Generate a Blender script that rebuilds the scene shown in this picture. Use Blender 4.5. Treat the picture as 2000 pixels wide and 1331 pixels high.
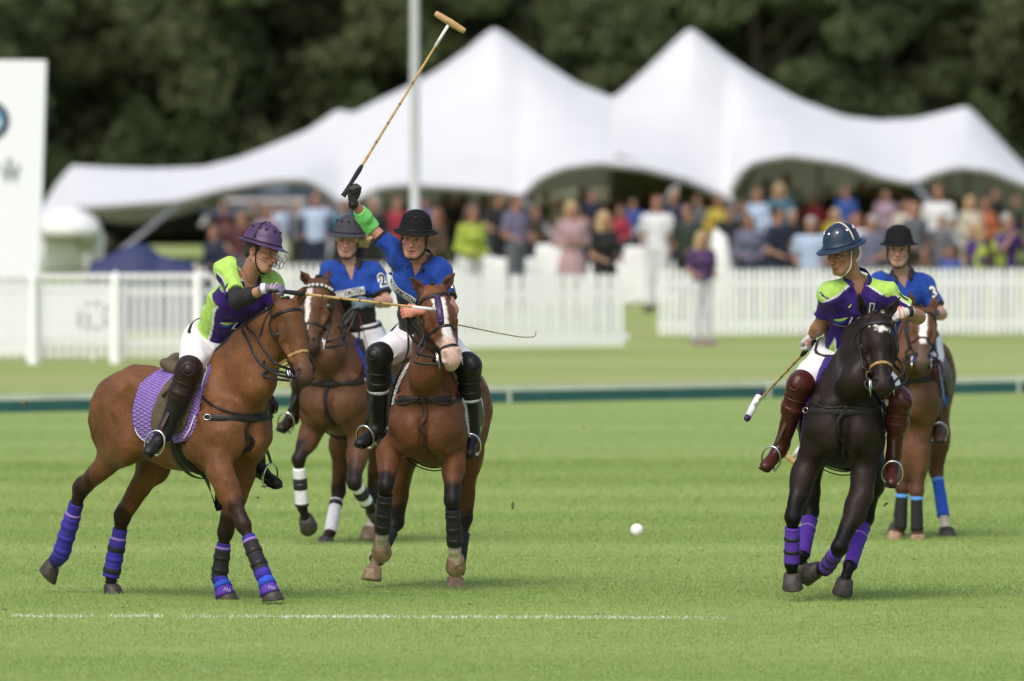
import bpy, math, random, time
import numpy as np
from mathutils import Vector, Matrix
from mathutils.bvhtree import BVHTree
T0 = time.time()
random.seed(7); rng = np.random.default_rng(7)
for o in list(bpy.data.objects): bpy.data.objects.remove(o)
SC = bpy.context.scene; COL = SC.collection
# ---------------- camera, sky, sun, exposure ----------------
FPX = 22222.0; HV = 282.0; CAMZ = 2.93          # focal length in pixels of the 2000 px wide photo, horizon row, eye height
cd = bpy.data.cameras.new('camera'); cam = bpy.data.objects.new('camera', cd); COL.objects.link(cam)
cam.location = (0, 0, CAMZ); cam.rotation_euler = (math.radians(90), 0, 0)
cd.sensor_width = 36; cd.lens = 400; cd.shift_y = -(665.5-HV)/2000.0
cd.clip_start = 1; cd.clip_end = 3000
cd.dof.use_dof = True; cd.dof.focus_distance = 73.0; cd.dof.aperture_fstop = 3.6
SC.camera = cam
w = bpy.data.worlds.new('World'); SC.world = w; w.use_nodes = True
nt = w.node_tree; bg = nt.nodes['Background']; sky = nt.nodes.new('ShaderNodeTexSky')
sky.sky_type = 'NISHITA'; sky.sun_disc = False
SUN_EL, SUN_AZ = 52, 200                         # soft sun high, behind the camera to its left
sky.sun_elevation = math.radians(SUN_EL); sky.sun_rotation = math.radians(SUN_AZ)
sky.air_density = 1.0; sky.dust_density = 4.0; sky.ozone_density = 1.0
nt.links.new(sky.outputs[0], bg.inputs[0]); bg.inputs[1].default_value = 0.15
sd = bpy.data.lights.new('sun', 'SUN'); sun = bpy.data.objects.new('sun', sd); COL.objects.link(sun)
sd.energy = 1.35; sd.angle = math.radians(38); sd.color = (1, 0.97, 0.93)
az = math.radians(SUN_AZ)
dv = Vector((math.sin(az)*math.cos(math.radians(SUN_EL)), math.cos(az)*math.cos(math.radians(SUN_EL)), math.sin(math.radians(SUN_EL))))
sun.rotation_euler = dv.to_track_quat('Z', 'Y').to_euler(); sun.location = (-20, -20, 60)
SC.view_settings.view_transform = 'Standard'; SC.view_settings.look = 'None'
SC.view_settings.exposure = 0.32; SC.view_settings.gamma = 1; SC.view_settings.use_curve_mapping = False
SC.render.engine = 'CYCLES'; SC.cycles.use_denoising = True

# ---------------- helpers ----------------
V3 = lambda *a: np.array(a if len(a) == 3 else a[0], float)
def nrm(v): v = np.asarray(v, float); return v/max(np.linalg.norm(v), 1e-9)
def W(u, v, Y):                                  # photo column/row of something that stands at distance Y -> metres
    return V3((u-1000)*Y/FPX, Y, CAMZ-(v-HV)*Y/FPX)
def lerp(a, b, t): return V3(a)*(1-t)+V3(b)*t
ROOT = {}
def empty(name, loc, label, cat, group=None):
    o = bpy.data.objects.new(name, None); COL.objects.link(o); o.location = loc; o.empty_display_size = .2
    tag(o, label, cat, group); ROOT[o.name] = V3(*loc); return o
def tag(o, label=None, cat=None, group=None, kind=None):
    if label: o['label'] = label
    if cat: o['category'] = cat
    if group: o['group'] = group
    if kind: o['kind'] = kind
    return o
def origin(p):
    if p is None: return V3(0, 0, 0)
    while p.parent: p = p.parent
    return ROOT.get(p.name, V3(0, 0, 0))
def mesh_np(name, V, F, smooth=True, cols=None):
    me = bpy.data.meshes.new(name); V = np.asarray(V, np.float32)
    me.vertices.add(len(V)); me.vertices.foreach_set('co', V.ravel())
    if isinstance(F, np.ndarray):
        n, k = F.shape; me.loops.add(n*k); me.polygons.add(n)
        me.loops.foreach_set('vertex_index', F.astype(np.int32).ravel())
        me.polygons.foreach_set('loop_start', np.arange(0, n*k, k, dtype=np.int32))
    else:
        n = len(F); ls = [len(f) for f in F]; me.loops.add(sum(ls)); me.polygons.add(n)
        me.loops.foreach_set('vertex_index', np.array([i for f in F for i in f], np.int32))
        me.polygons.foreach_set('loop_start', np.concatenate([[0], np.cumsum(ls)[:-1]]).astype(np.int32))
    me.update(calc_edges=True)
    me.polygons.foreach_set('use_smooth', np.full(n, bool(smooth)))
    if cols is not None:
        a = me.attributes.new('col', 'FLOAT_COLOR', 'POINT')
        c = np.ones((len(V), 4), np.float32); c[:, :3] = cols; a.data.foreach_set('color', c.ravel())
    return me
def mk(name, V, F, m, parent=None, smooth=True, cols=None):      # world coordinates in, one linked object out
    V = np.asarray(V, float)-origin(parent)
    me = mesh_np(name, V, F, smooth, cols)
    if m is not None: me.materials.append(m)
    o = bpy.data.objects.new(name, me); COL.objects.link(o); o.parent = parent
    return o
def join(parts):                                                 # [(V,F),...] -> V,F (lists of faces)
    Vs, Fs, n = [], [], 0
    for V, F in parts:
        V = np.asarray(V, float); Vs.append(V); Fs += [tuple(int(i)+n for i in f) for f in F]; n += len(V)
    return np.concatenate(Vs), Fs
def spline(P, n):                                                # Catmull-Rom through P, n samples per span
    P = np.asarray(P, float); Q = np.vstack([2*P[0]-P[1], P, 2*P[-1]-P[-2]]); out = []
    for i in range(1, len(Q)-2):
        t = np.linspace(0, 1, n, endpoint=False)[:, None]
        a, b, c, d = Q[i-1], Q[i], Q[i+1], Q[i+2]
        out.append(.5*((2*b)+(-a+c)*t+(2*a-5*b+4*c-d)*t**2+(-a+3*b-3*c+d)*t**3))
    out.append(P[-1:]); return np.vstack(out)
def loft(C, A, B, n=16, closed=False, caps=True, shape=None):     # rings: centre C[i] + cos*A[i] + sin*B[i]
    C = np.asarray(C); m = len(C); th = np.arange(n)*2*math.pi/n
    c, s = np.cos(th), np.sin(th)
    if shape: c, s = np.sign(c)*np.abs(c)**shape, np.sign(s)*np.abs(s)**shape
    V = (C[:, None]+c[None, :, None]*np.asarray(A)[:, None]+s[None, :, None]*np.asarray(B)[:, None]).reshape(-1, 3)
    F = []
    for i in range(m if closed else m-1):
        for j in range(n):
            a, b = i*n+j, i*n+(j+1) % n; i2 = (i+1) % m
            F.append((a, b, i2*n+(j+1) % n, i2*n+j))
    if caps and not closed: F.append(tuple(range(n-1, -1, -1))); F.append(tuple((m-1)*n+j for j in range(n)))
    return V, F
def frames(P, up=(0, 0, 1), closed=False):
    P = np.asarray(P); T = np.gradient(P, axis=0)
    if closed: T = np.roll(P, -1, 0)-np.roll(P, 1, 0)
    T /= np.linalg.norm(T, axis=1)[:, None]+1e-9
    up = np.broadcast_to(np.asarray(up, float), P.shape)
    A = np.cross(T, up); l = np.linalg.norm(A, axis=1); A[l < 1e-3] = (1, 0, 0); A /= np.linalg.norm(A, axis=1)[:, None]
    return T, A, np.cross(A, T)
def tube(P, r, n=8, up=(0, 0, 1), flat=1.0, closed=False, shape=None):      # flat<1 : a strap; r scalar or list
    P = np.asarray(P, float); T, A, B = frames(P, up, closed); r = np.broadcast_to(np.asarray(r, float), (len(P),))[:, None]
    return loft(P, A*r, B*r*flat, n, closed, True, shape)
def box(c, d, R=None):
    c = V3(c); d = np.asarray(d, float)/2
    V = np.array([[x, y, z] for x in (-1, 1) for y in (-1, 1) for z in (-1, 1)], float)*d
    if R is not None: V = V@np.asarray(R)
    return V+c, [(0, 1, 3, 2), (4, 6, 7, 5), (0, 4, 5, 1), (2, 3, 7, 6), (0, 2, 6, 4), (1, 5, 7, 3)]
def ball(c, r, n=12, m=8, R=None):
    r = np.broadcast_to(np.asarray(r, float), (3,)); V = []
    for i in range(m+1):
        a = math.pi*i/m
        for j in range(n):
            b = 2*math.pi*j/n; V.append((math.sin(a)*math.cos(b), math.sin(a)*math.sin(b), math.cos(a)))
    V = np.array(V)*r
    if R is not None: V = V@np.asarray(R)
    F = [(i*n+j, (i+1)*n+j, (i+1)*n+(j+1) % n, i*n+(j+1) % n) for i in range(m) for j in range(n)]
    return V+V3(c), F
def ringtube(c, A, B, r, n=24, k=6):
    th = np.arange(n)*2*math.pi/n; P = V3(c)+np.cos(th)[:, None]*V3(A)+np.sin(th)[:, None]*V3(B)
    return tube(P, r, k, up=nrm(np.cross(A, B)), closed=True)

# ---------------- materials ----------------
MATS = {}
def mat(name, col=(.5, .5, .5), rough=.6, metal=0, spec=.5, var=0, vscale=20, bump=0, bscale=80, vcol=False, sheen=0, coat=0, stretch=None, bdist=.004):
    if name in MATS: return MATS[name]
    m = bpy.data.materials.new(name); m.use_nodes = True; N = m.node_tree.nodes; L = m.node_tree.links
    b = N['Principled BSDF']; b.inputs['Roughness'].default_value = rough; b.inputs['Metallic'].default_value = metal
    b.inputs['Specular IOR Level'].default_value = spec; b.inputs['Sheen Weight'].default_value = sheen; b.inputs['Coat Weight'].default_value = coat
    tc = N.new('ShaderNodeTexCoord'); mp = N.new('ShaderNodeMapping'); L.new(tc.outputs['Object'], mp.inputs[0])
    if stretch: mp.inputs['Scale'].default_value = stretch
    if vcol: at = N.new('ShaderNodeAttribute'); at.attribute_name = 'col'; src = at.outputs['Color']
    else: rg = N.new('ShaderNodeRGB'); rg.outputs[0].default_value = (*col, 1); src = rg.outputs[0]
    if var:
        nz = N.new('ShaderNodeTexNoise'); nz.inputs['Scale'].default_value = vscale; nz.inputs['Detail'].default_value = 5; L.new(mp.outputs[0], nz.inputs[0])
        mr = N.new('ShaderNodeMapRange'); mr.inputs[1].default_value = .3; mr.inputs[2].default_value = .7
        mr.inputs[3].default_value = 1-var; mr.inputs[4].default_value = 1+var; L.new(nz.outputs[0], mr.inputs[0])
        mx = N.new('ShaderNodeVectorMath'); mx.operation = 'SCALE'; L.new(src, mx.inputs[0]); L.new(mr.outputs[0], mx.inputs[3]); src = mx.outputs[0]
    L.new(src, b.inputs['Base Color'])
    if bump:
        n2 = N.new('ShaderNodeTexNoise'); n2.inputs['Scale'].default_value = bscale; n2.inputs['Detail'].default_value = 4; L.new(mp.outputs[0], n2.inputs[0])
        bp = N.new('ShaderNodeBump'); bp.inputs['Strength'].default_value = bump; bp.inputs['Distance'].default_value = bdist
        L.new(n2.outputs[0], bp.inputs['Height']); L.new(bp.outputs[0], b.inputs['Normal'])
    MATS[name] = m; return m
def leather(name, c, r=.48): return mat(name, c, r, spec=.28, var=.25, vscale=30, bump=.3, bscale=120, coat=.05)
M_black = leather('black_leather', (.012, .011, .011)); M_dkbrown = leather('dark_brown_leather', (.022, .012, .009))
M_redbrown = leather('oxblood_leather', (.06, .014, .010), .3); M_tanl = leather('worn_tan_leather', (.20, .14, .085), .7)
M_strap = leather('strap_leather', (.016, .013, .013)); M_brstrap = leather('brown_strap_leather', (.05, .028, .018), .5)
M_steel = mat('polished_steel', (.75, .75, .73), .22, 1); M_cane = mat('bamboo_cane', (.52, .33, .12), .4, var=.35, vscale=18, stretch=(1, 1, 1), coat=.2)
M_white = mat('white_breeches_cloth', (.74, .74, .76), .8, bump=.25, bscale=45, bdist=.006)
M_hoof = mat('horn_hoof_dark', (.045, .036, .030), .55, var=.5, vscale=25, bump=.5, bscale=60); M_hoofp = mat('horn_hoof_pale', (.26, .17, .10), .6, var=.5, vscale=25, bump=.4, bscale=50)
M_eye = mat('dark_wet_eye', (.006, .004, .003), .06, spec=.8, coat=1)
M_skin = mat('painted_skin', rough=.5, vcol=True, var=.07, vscale=60, bump=.12, bscale=250, bdist=.001); M_skin.node_tree.nodes['Principled BSDF'].inputs['Subsurface Weight'].default_value = .08
M_skin.node_tree.nodes['Principled BSDF'].inputs['Subsurface Scale'].default_value = .01
M_shirt = mat('jersey_cloth', rough=.78, vcol=True, bump=.7, bscale=17, bdist=.016, sheen=.1, var=.10, vscale=30, spec=.3)
M_coat = mat('short_horse_coat', rough=.46, vcol=True, var=.22, vscale=6, bump=.5, bscale=16, bdist=.012, spec=.16)

def _coat(m):
    N, L = m.node_tree.nodes, m.node_tree.links; b = N['Principled BSDF']; tc = N.new('ShaderNodeTexCoord')
    def nz(sc, s, d=4):
        mp = N.new('ShaderNodeMapping'); mp.inputs['Scale'].default_value = sc; L.new(tc.outputs['Object'], mp.inputs[0]); n = N.new('ShaderNodeTexNoise'); n.inputs['Scale'].default_value = s; n.inputs['Detail'].default_value = d; L.new(mp.outputs[0], n.inputs[0]); return n.outputs[0]
    def rng_(src, a, b_):
        r = N.new('ShaderNodeMapRange'); r.inputs[1].default_value = .3; r.inputs[2].default_value = .7; r.inputs[3].default_value = a; r.inputs[4].default_value = b_; L.new(src, r.inputs[0]); return r.outputs[0]
    src = b.inputs['Base Color'].links[0].from_socket
    for f in (rng_(nz((1, 1, .35), 110, 3), .80, 1.20), rng_(nz((1, 1, 1), 2.3, 3), .84, 1.14)):
        v = N.new('ShaderNodeVectorMath'); v.operation = 'SCALE'; L.new(src, v.inputs[0]); L.new(f, v.inputs[3]); src = v.outputs[0]
    L.new(src, b.inputs['Base Color']); L.new(rng_(nz((1, 1, 1), 7, 5), .36, .62), b.inputs['Roughness'])
    b2 = N.new('ShaderNodeBump'); b2.inputs['Strength'].default_value = .35; b2.inputs['Distance'].default_value = .002; L.new(nz((1, 1, .3), 160, 3), b2.inputs['Height']); L.new(b.inputs['Normal'].links[0].from_socket, b2.inputs['Normal']); L.new(b2.outputs[0], b.inputs['Normal'])
_coat(M_coat)

# ---------------- signed distance bodies ----------------
class SDF:
    def __init__(s): s.p = []
    def cone(s, a, b, ra, rb, k=.03, side=None, q=1., col=None, sub=False, tau=.015):
        a, b = V3(a), V3(b); L = np.linalg.norm(b-a)
        if L < 1e-5: b = a+V3(0, 0, 1e-3); L = 1e-3
        u = (b-a)/L
        if side is not None: side = V3(side); side = nrm(side-u*side.dot(u))
        s.p.append(dict(t=0, a=a, b=b, ra=ra, rb=rb, L=L, u=u, k=k, side=side if q != 1 else None, q=q, col=col, sub=sub, tau=tau,
                        lo=np.minimum(a-ra*max(1, q), b-rb*max(1, q)), hi=np.maximum(a+ra*max(1, q), b+rb*max(1, q))))
    def ball(s, c, r, **kw): s.ell(c, (r, r, r), **kw)
    def ell(s, c, r, R=None, k=.03, col=None, sub=False, tau=.015):
        c = V3(c); r = np.asarray(r, float); R = np.eye(3) if R is None else np.asarray(R, float)
        e = np.sqrt(((R*r[:, None])**2).sum(0))
        s.p.append(dict(t=1, c=c, r=r, R=R, k=k, col=col, sub=sub, tau=tau, lo=c-e, hi=c+e))
    @staticmethod
    def d(p, X, Y, Z):
        if p['t'] == 0:
            a, u = p['a'], p['u']; x, y, z = X-a[0], Y-a[1], Z-a[2]
            t = x*u[0]+y*u[1]+z*u[2]; r2 = x*x+y*y+z*z-t*t
            if p['side'] is not None:
                sd = p['side']; q = p['q']; s2 = (x*sd[0]+y*sd[1]+z*sd[2])**2; u2 = np.maximum(r2-s2, 0); r2 = s2/q**2+u2
            rr = np.sqrt(np.maximum(r2, 1e-12)); sa = min(max((p['ra']-p['rb'])/p['L'], -.95), .95)
            h = np.clip((t-rr*sa/math.sqrt(1-sa*sa))/p['L'], 0, 1); tt = t-h*p['L']; dd = np.sqrt(tt*tt+r2)
            d = dd-(p['ra']+h*(p['rb']-p['ra']))
            if p['side'] is not None:
                g = np.sqrt((s2/q**4+u2)/np.maximum(r2, 1e-12)); d = d/(1+(g-1)*(r2/np.maximum(dd*dd, 1e-12)))
            return d
        c, r, R = p['c'], p['r'], p['R']; x, y, z = X-c[0], Y-c[1], Z-c[2]; k0 = 0; k1 = 0
        for i in range(3):
            e = (x*R[i, 0]+y*R[i, 1]+z*R[i, 2])/r[i]; k0 = k0+e*e; k1 = k1+(e/r[i])**2
        k0 = np.sqrt(k0)+1e-9; k1 = np.sqrt(k1)+1e-9
        return k0*(k0-1)/k1
    def mesh(s, h, infl=0., post=None, noise=None, lo=None, hi=None, prims=None, maxp=None):
        P = s.p if prims is None else prims; pad = infl+3*h+.004+(maxp or 0)
        A = np.min([p['lo'] for p in P if not p['sub']], 0)-pad if lo is None else V3(lo)
        B = np.max([p['hi'] for p in P if not p['sub']], 0)+pad if hi is None else V3(hi)
        n = np.ceil((B-A)/h).astype(int)+1; ax = [(A[i]+np.arange(n[i])*h).astype(np.float32) for i in range(3)]
        D = np.full(n, .5, np.float32)
        for p in P:
            m = p['k']+pad+.01; i0 = np.maximum(np.floor((p['lo']-m-A)/h).astype(int), 0); i1 = np.minimum(np.ceil((p['hi']+m-A)/h).astype(int)+1, n)
            if (i1 <= i0).any(): continue
            sl = tuple(slice(i0[i], i1[i]) for i in range(3))
            d = s.d(p, ax[0][sl[0]][:, None, None], ax[1][sl[1]][None, :, None], ax[2][sl[2]][None, None, :]).astype(np.float32)
            o = D[sl]; k = p['k']
            if p['sub']: d = -d; hh = np.maximum(k-np.abs(o-d), 0)/k; D[sl] = np.maximum(o, d)+hh*hh*k*.25
            else: hh = np.maximum(k-np.abs(o-d), 0)/k; D[sl] = np.minimum(o, d)-hh*hh*k*.25
        D -= infl
        if post or noise:
            ix = np.nonzero(np.abs(D) < .12 if post else np.abs(D) < .03); Q = np.stack([ax[i][ix[i]] for i in range(3)], 1).astype(float); dd = D[ix]
            if noise: dd = dd+noise(Q)
            if post: dd = post(Q, dd)
            D[ix] = dd
        D[0], D[-1], D[:, 0], D[:, -1], D[:, :, 0], D[:, :, -1] = .1, .1, .1, .1, .1, .1
        return nets(D, A, h)
    def colors(s, V, default):
        Wt = np.full(len(V), 1e-6); C = np.outer(Wt, default)
        X, Y, Z = V.T; subs = []
        for p in s.p:
            c = p['col'] if p['col'] is not None else default
            lo, hi = p['lo']-.1, p['hi']+.1; m = ((V > lo) & (V < hi)).all(1)
            if not m.any(): continue
            d = s.d(p, X[m], Y[m], Z[m])
            if p['sub']:
                if p['col'] is not None: subs.append((m, np.clip(1-np.abs(d)/p['tau'], 0, 1), c))
                continue
            w_ = np.exp(-np.maximum(d, 0)/p['tau']); Wt[m] += w_; C[m] += w_[:, None]*np.asarray(c)
        C /= Wt[:, None]
        for m, w_, c in subs: C[m] = C[m]*(1-w_[:, None])+w_[:, None]*np.asarray(c)
        return C
def nets(D, A, h):
    S = D < 0; ny, nz = D.shape[1:]; ids = []; pos = []
    st = (ny*nz, nz, 1)
    for a in range(3):
        s0 = [slice(1, -1)]*3; s0[a] = slice(0, -1); s1 = list(s0); s1[a] = slice(1, None); s0, s1 = tuple(s0), tuple(s1)
        I = np.nonzero(S[s0] != S[s1]); off = [s0[i].start for i in range(3)]
        I = [I[i]+off[i] for i in range(3)]
        d0 = D[tuple(I)]; J = list(I); J[a] = J[a]+1; d1 = D[tuple(J)]
        t = d0/(d0-d1); P = np.stack(I, 1).astype(np.float32); P[:, a] += t
        base = I[0]*st[0]+I[1]*st[1]+I[2]; b, c = st[(a+1) % 3], st[(a+2) % 3]
        q = np.stack([base, base-b, base-b-c, base-c], 1); fl = d0 > 0; q[fl] = q[fl][:, ::-1]
        ids.append(q); pos.append(np.repeat(P, 4, 0))
    q = np.concatenate(ids); P = np.concatenate(pos); u, inv = np.unique(q.ravel(), return_inverse=True); cnt = np.bincount(inv)
    V = np.stack([np.bincount(inv, P[:, i])/cnt for i in range(3)], 1)*h+A
    return V, inv.reshape(-1, 4)
def biggest(V, F):
    """keep only the largest connected shell"""
    lab = np.arange(len(V))
    for _ in range(400):
        m = lab[F].min(1); new = lab.copy(); np.minimum.at(new, F.ravel(), np.repeat(m, F.shape[1])); new = new[new]
        if (new == lab).all(): break
        lab = new
    b = np.bincount(lab).argmax(); keep = lab == b; F = F[keep[F[:, 0]]]; ix = np.cumsum(keep)-1; return V[keep], ix[F]
def waves(seed, n, kmin, kmax, amp, ridged=True, dirs=None):
    r = np.random.default_rng(seed); K = []
    for i in range(n):
        d = nrm(r.normal(size=3) if dirs is None else np.asarray(dirs)[i % len(dirs)]+r.normal(size=3)*.35); K.append((d*r.uniform(kmin, kmax), r.uniform(0, 6.28), nrm(r.normal(size=3))*r.uniform(4, 9), r.uniform(0, 6.28)))
    def f(Q):
        s_ = 0
        for k, ph, k2, p2 in K:
            a = Q@k+ph+1.6*np.sin(Q@k2+p2); s_ = s_+((np.abs(np.sin(a*.5))-.64) if ridged else np.sin(a)*.5)
        return s_*amp*2/math.sqrt(len(K))
    return f
def bvh_of(V, F): return BVHTree.FromPolygons([tuple(v) for v in V], [tuple(int(i) for i in f) for f in F])
# ======================= ground =======================
def rise(Y): t = np.clip((np.asarray(Y, float)-182)/40, 0, 1); return .32*t*t*(3-2*t)
def gmat():
    m = bpy.data.materials.new('mown_turf'); m.use_nodes = True; N, L = m.node_tree.nodes, m.node_tree.links; b = N['Principled BSDF']; b.inputs['Roughness'].default_value = .9; b.inputs['Specular IOR Level'].default_value = .1
    tc = N.new('ShaderNodeTexCoord')
    def noise(sc, s, det=4):
        mp = N.new('ShaderNodeMapping'); mp.inputs['Scale'].default_value = sc; L.new(tc.outputs['Object'], mp.inputs[0]); n = N.new('ShaderNodeTexNoise'); n.inputs['Scale'].default_value = s; n.inputs['Detail'].default_value = det; L.new(mp.outputs[0], n.inputs[0]); return n.outputs[0]
    def ramp(src, stops):
        r = N.new('ShaderNodeValToRGB'); L.new(src, r.inputs[0]); e = r.color_ramp.elements
        while len(e) < len(stops): e.new(.5)
        for k, (p, c) in enumerate(stops): e[k].position = p; e[k].color = (*c, 1)
        return r.outputs[0]
    def mix(f, a, b_):
        x = N.new('ShaderNodeMix'); x.data_type = 'RGBA'
        if isinstance(f, float): x.inputs[0].default_value = f
        else: L.new(f, x.inputs[0])
        L.new(a, x.inputs[6]); L.new(b_, x.inputs[7]); return x.outputs[2]
    g1, g2, g3 = (.205, .30, .070), (.265, .355, .110), (.33, .41, .155)
    bands = ramp(noise((.02, .42, 1), 1.0, 3), [(.30, g1), (.5, g2), (.70, g3)]); fine = ramp(noise((1, .35, 1), 9, 5), [(.3, (.16, .27, .05)), (.55, g2), (.75, (.34, .42, .16))])
    c1 = mix(.42, bands, fine)
    dry = ramp(noise((.05, .16, 1), 1.0, 3), [(.35, (.26, .355, .10)), (.55, (.335, .37, .145)), (.7, (.30, .385, .13))])
    sx = N.new('ShaderNodeSeparateXYZ'); L.new(tc.outputs['Object'], sx.inputs[0]); mr = N.new('ShaderNodeMapRange'); mr.inputs[1].default_value = 131; mr.inputs[2].default_value = 138; L.new(sx.outputs[1], mr.inputs[0])
    L.new(mix(mr.outputs[0], c1, dry), b.inputs['Base Color'])
    bp = N.new('ShaderNodeBump'); bp.inputs['Strength'].default_value = .6; bp.inputs['Distance'].default_value = .03; L.new(noise((1, 1, 1), 60, 3), bp.inputs['Height']); L.new(bp.outputs[0], b.inputs['Normal']); return m
ys = np.concatenate([np.linspace(-40, 170, 12), np.linspace(180, 226, 24), np.linspace(240, 1500, 8)]); xs = np.linspace(-400, 400, 9)
V = np.array([(x, y, rise(y)) for y in ys for x in xs]); nx = len(xs)
F = [(j*nx+i, j*nx+i+1, (j+1)*nx+i+1, (j+1)*nx+i) for j in range(len(ys)-1) for i in range(nx-1)]
tag(mk('ground', V, F, gmat()), kind='structure')
# grass blades where the lens resolves them
def blades(name, X, Y, h, wd, cols, m):
    n = len(X); a = rng.uniform(0, 6.283, n); lean = rng.normal(0, .5, (n, 2))*h[:, None]; dx, dy = np.cos(a)*wd/2, np.sin(a)*wd/2*.3
    V = np.empty((n, 3, 3), np.float32); V[:, 0] = np.stack([X-dx, Y-dy, 0*X-.002], 1); V[:, 1] = np.stack([X+dx, Y+dy, 0*X-.002], 1); V[:, 2] = np.stack([X+lean[:, 0], Y+lean[:, 1], h], 1)
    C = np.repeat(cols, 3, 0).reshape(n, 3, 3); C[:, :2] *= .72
    return mk(name, V.reshape(-1, 3), np.arange(n*3).reshape(-1, 3), m, None, False, C.reshape(-1, 3))
M_blade = mat('grass_blade', rough=.7, vcol=True, spec=.2); bs = M_blade.node_tree.nodes['Principled BSDF']
n = 600000; u_ = rng.random(n); u_ = np.where(u_ > .93, .93+(u_-.93)*rng.uniform(-3, 3, n), u_); Yb = 1/(1/59.+(1/112.-1/59.)*u_); Xb = (rng.random(n)-.5)*(Yb*.0945+1.0)
band = np.sin(Yb*1.25+np.sin(Xb*.35+Yb*.21)*1.3)*.5+np.sin(Yb*.47+1+.2*np.sin(Xb*.8))*.5; pat = np.sin(Xb*2.1+Yb*3.7+2*np.sin(Xb*1.3-Yb*1.1))*np.sin(Yb*5.1+Xb*.7)
tone = np.clip(.5+.30*band+.16*pat+rng.normal(0, .11, n), 0, 1)[:, None]; cb = V3(.158, .268, .044)*(1-tone)+V3(.365, .462, .148)*tone; dry = rng.random(n) < .04; cb[dry] = (.36, .34, .17)
for _ in range(110):                            # hoof cuts: scuffed earth between the blades
    yy = 1/(1/63.+(1/98.-1/63.)*rng.random()); xx = (rng.random()-.5)*yy*.092; r_ = rng.uniform(.015, .05); m_ = ((Xb-xx)/r_)**2+((Yb-yy)/(r_*2.6))**2 < 1; cb[m_] = cb[m_]*.35+V3(.15, .17, .06)*.65*rng.uniform(.8, 1.25)
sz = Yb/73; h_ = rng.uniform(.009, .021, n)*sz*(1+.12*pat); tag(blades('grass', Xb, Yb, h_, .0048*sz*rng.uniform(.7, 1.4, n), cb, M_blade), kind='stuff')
# worn chalk line: white-tipped blades and a broken sheet of chalk
xl = np.concatenate([rng.uniform(a, b, int((b-a)*k)) for a, b, k in ((-3.1, -2.6, 260), (-2.5, -2.15, 360), (-2.05, -.75, 190), (-1.4, -.75, 320), (-.75, .3, 260), (.3, .95, 260), (.95, 1.35, 130))])
yl = 70.55-.28*(xl+3.1)/4.4*1.0+rng.normal(0, .09, len(xl)); M_chalk = mat('chalk_paint', (.78, .80, .76), .9)
tag(blades('chalk_line', xl, yl, rng.uniform(.010, .021, len(xl)), np.full(len(xl), .008), np.full((len(xl), 3), .8), mat('chalked_blade', rough=.9, vcol=True)), kind='stuff')
# ======================= side boards =======================
M_teal = mat('teal_board_paint', (.018, .095, .090), .6, var=.15, vscale=3); M_cap = mat('pale_board_paint', (.52, .56, .46), .7, var=.1, vscale=2); M_whitep = mat('white_fence_paint', (.78, .79, .79), .6, var=.05, vscale=6)
sb = empty('side_boards', (0, 128.9, 0), 'low teal side boards with a pale top running across the field', 'side boards')
for i in range(9):
    x0 = -12+3*i; x1 = x0+2.97; ya, yb = 128.9+x0*.86, 128.9+x1*.86; a, b = V3(x0, ya, 0), V3(x1, yb, 0); d = b-a; R = np.array([nrm(d), nrm(np.cross((0, 0, 1), d)), (0, 0, 1)]); L_ = np.linalg.norm(d)
    V, F = box((a+b)/2+V3(0, 0, .065), (L_-.01, .03, .13), R); bo = mk('board', V, F, M_teal, sb, False)
    V, F = box((a+b)/2+V3(0, 0, .165), (L_-.01, .035, .068), R); mk('cap_rail', V, F, M_cap, bo, False)
    V, F = box(b-V3(0, .03, -.1), (.03, .02, .19), R); mk('joint_plate', V, F, M_cap, bo, False)
# ======================= white fences =======================
def picket_mesh(w_, h_, pointed=True, t=.022):
    z = h_-.06 if pointed else h_
    P = [(-w_/2, 0), (w_/2, 0), (w_/2, z)]+([(0, h_)] if pointed else [])+[(-w_/2, z)]; n = len(P)
    V = [(x, -t/2, q) for x, q in P]+[(x, t/2, q) for x, q in P]; F = [tuple(range(n)), tuple(range(2*n-1, n-1, -1))]+[(i, i+n, (i+1) % n+n, (i+1) % n) for i in range(n)]
    me = mesh_np('picket', V, F, False); me.materials.append(M_whitep); return me
def fence(a, b, label, pitch, h, rails, gap=.08, w_=.065, pointed=True, post=None, toprail=False, group='white picket fences'):
    a, b = V3(a), V3(b); d = b-a; L_ = np.linalg.norm(d[:2]); ang = math.atan2(d[1], d[0]); root = empty('picket_fence', a, label, 'fence', group); root.rotation_euler = (0, 0, ang); me = picket_mesh(w_, h-gap, pointed)
    zz = lambda x: rise(a[1]+d[1]*x/L_)-a[2]
    def child(nm, mesh, loc, sc=None):
        o = bpy.data.objects.new(nm, mesh); COL.objects.link(o); o.parent = root; o.location = loc; return o
    n_ = int(L_/pitch)
    for i in range(n_): o = child('picket', me, (pitch*(i+.5), 0, gap+zz(pitch*(i+.5)))); o.rotation_euler = (0, rng.normal(0, .006), 0)
    for z in rails: V, F = box((L_/2, .035, z), (L_, .04, .07)); m_ = mesh_np('rail', V, F, False); m_.materials.append(M_whitep); child('rail', m_, (0, 0, 0))
    if toprail: V, F = box((L_/2, 0, h+.035), (L_, .11, .07)); m_ = mesh_np('top_rail', V, F, False); m_.materials.append(M_whitep); child('top_rail', m_, (0, 0, 0))
    if post:
        V, F = loft([(0, 0, 0), (0, 0, h+.02), (0, 0, h+.10)], [(.09, 0, 0), (.07, 0, 0), (.02, 0, 0)], [(0, .09, 0), (0, .07, 0), (0, .02, 0)], 4); pm = mesh_np('post', V, F, False); pm.materials.append(M_whitep)
        x = post[0]
        while x < L_: o = child('post', pm, (x, -.075, zz(x))); o.rotation_euler = (0, 0, math.pi/4*0); x += post[1]
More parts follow.
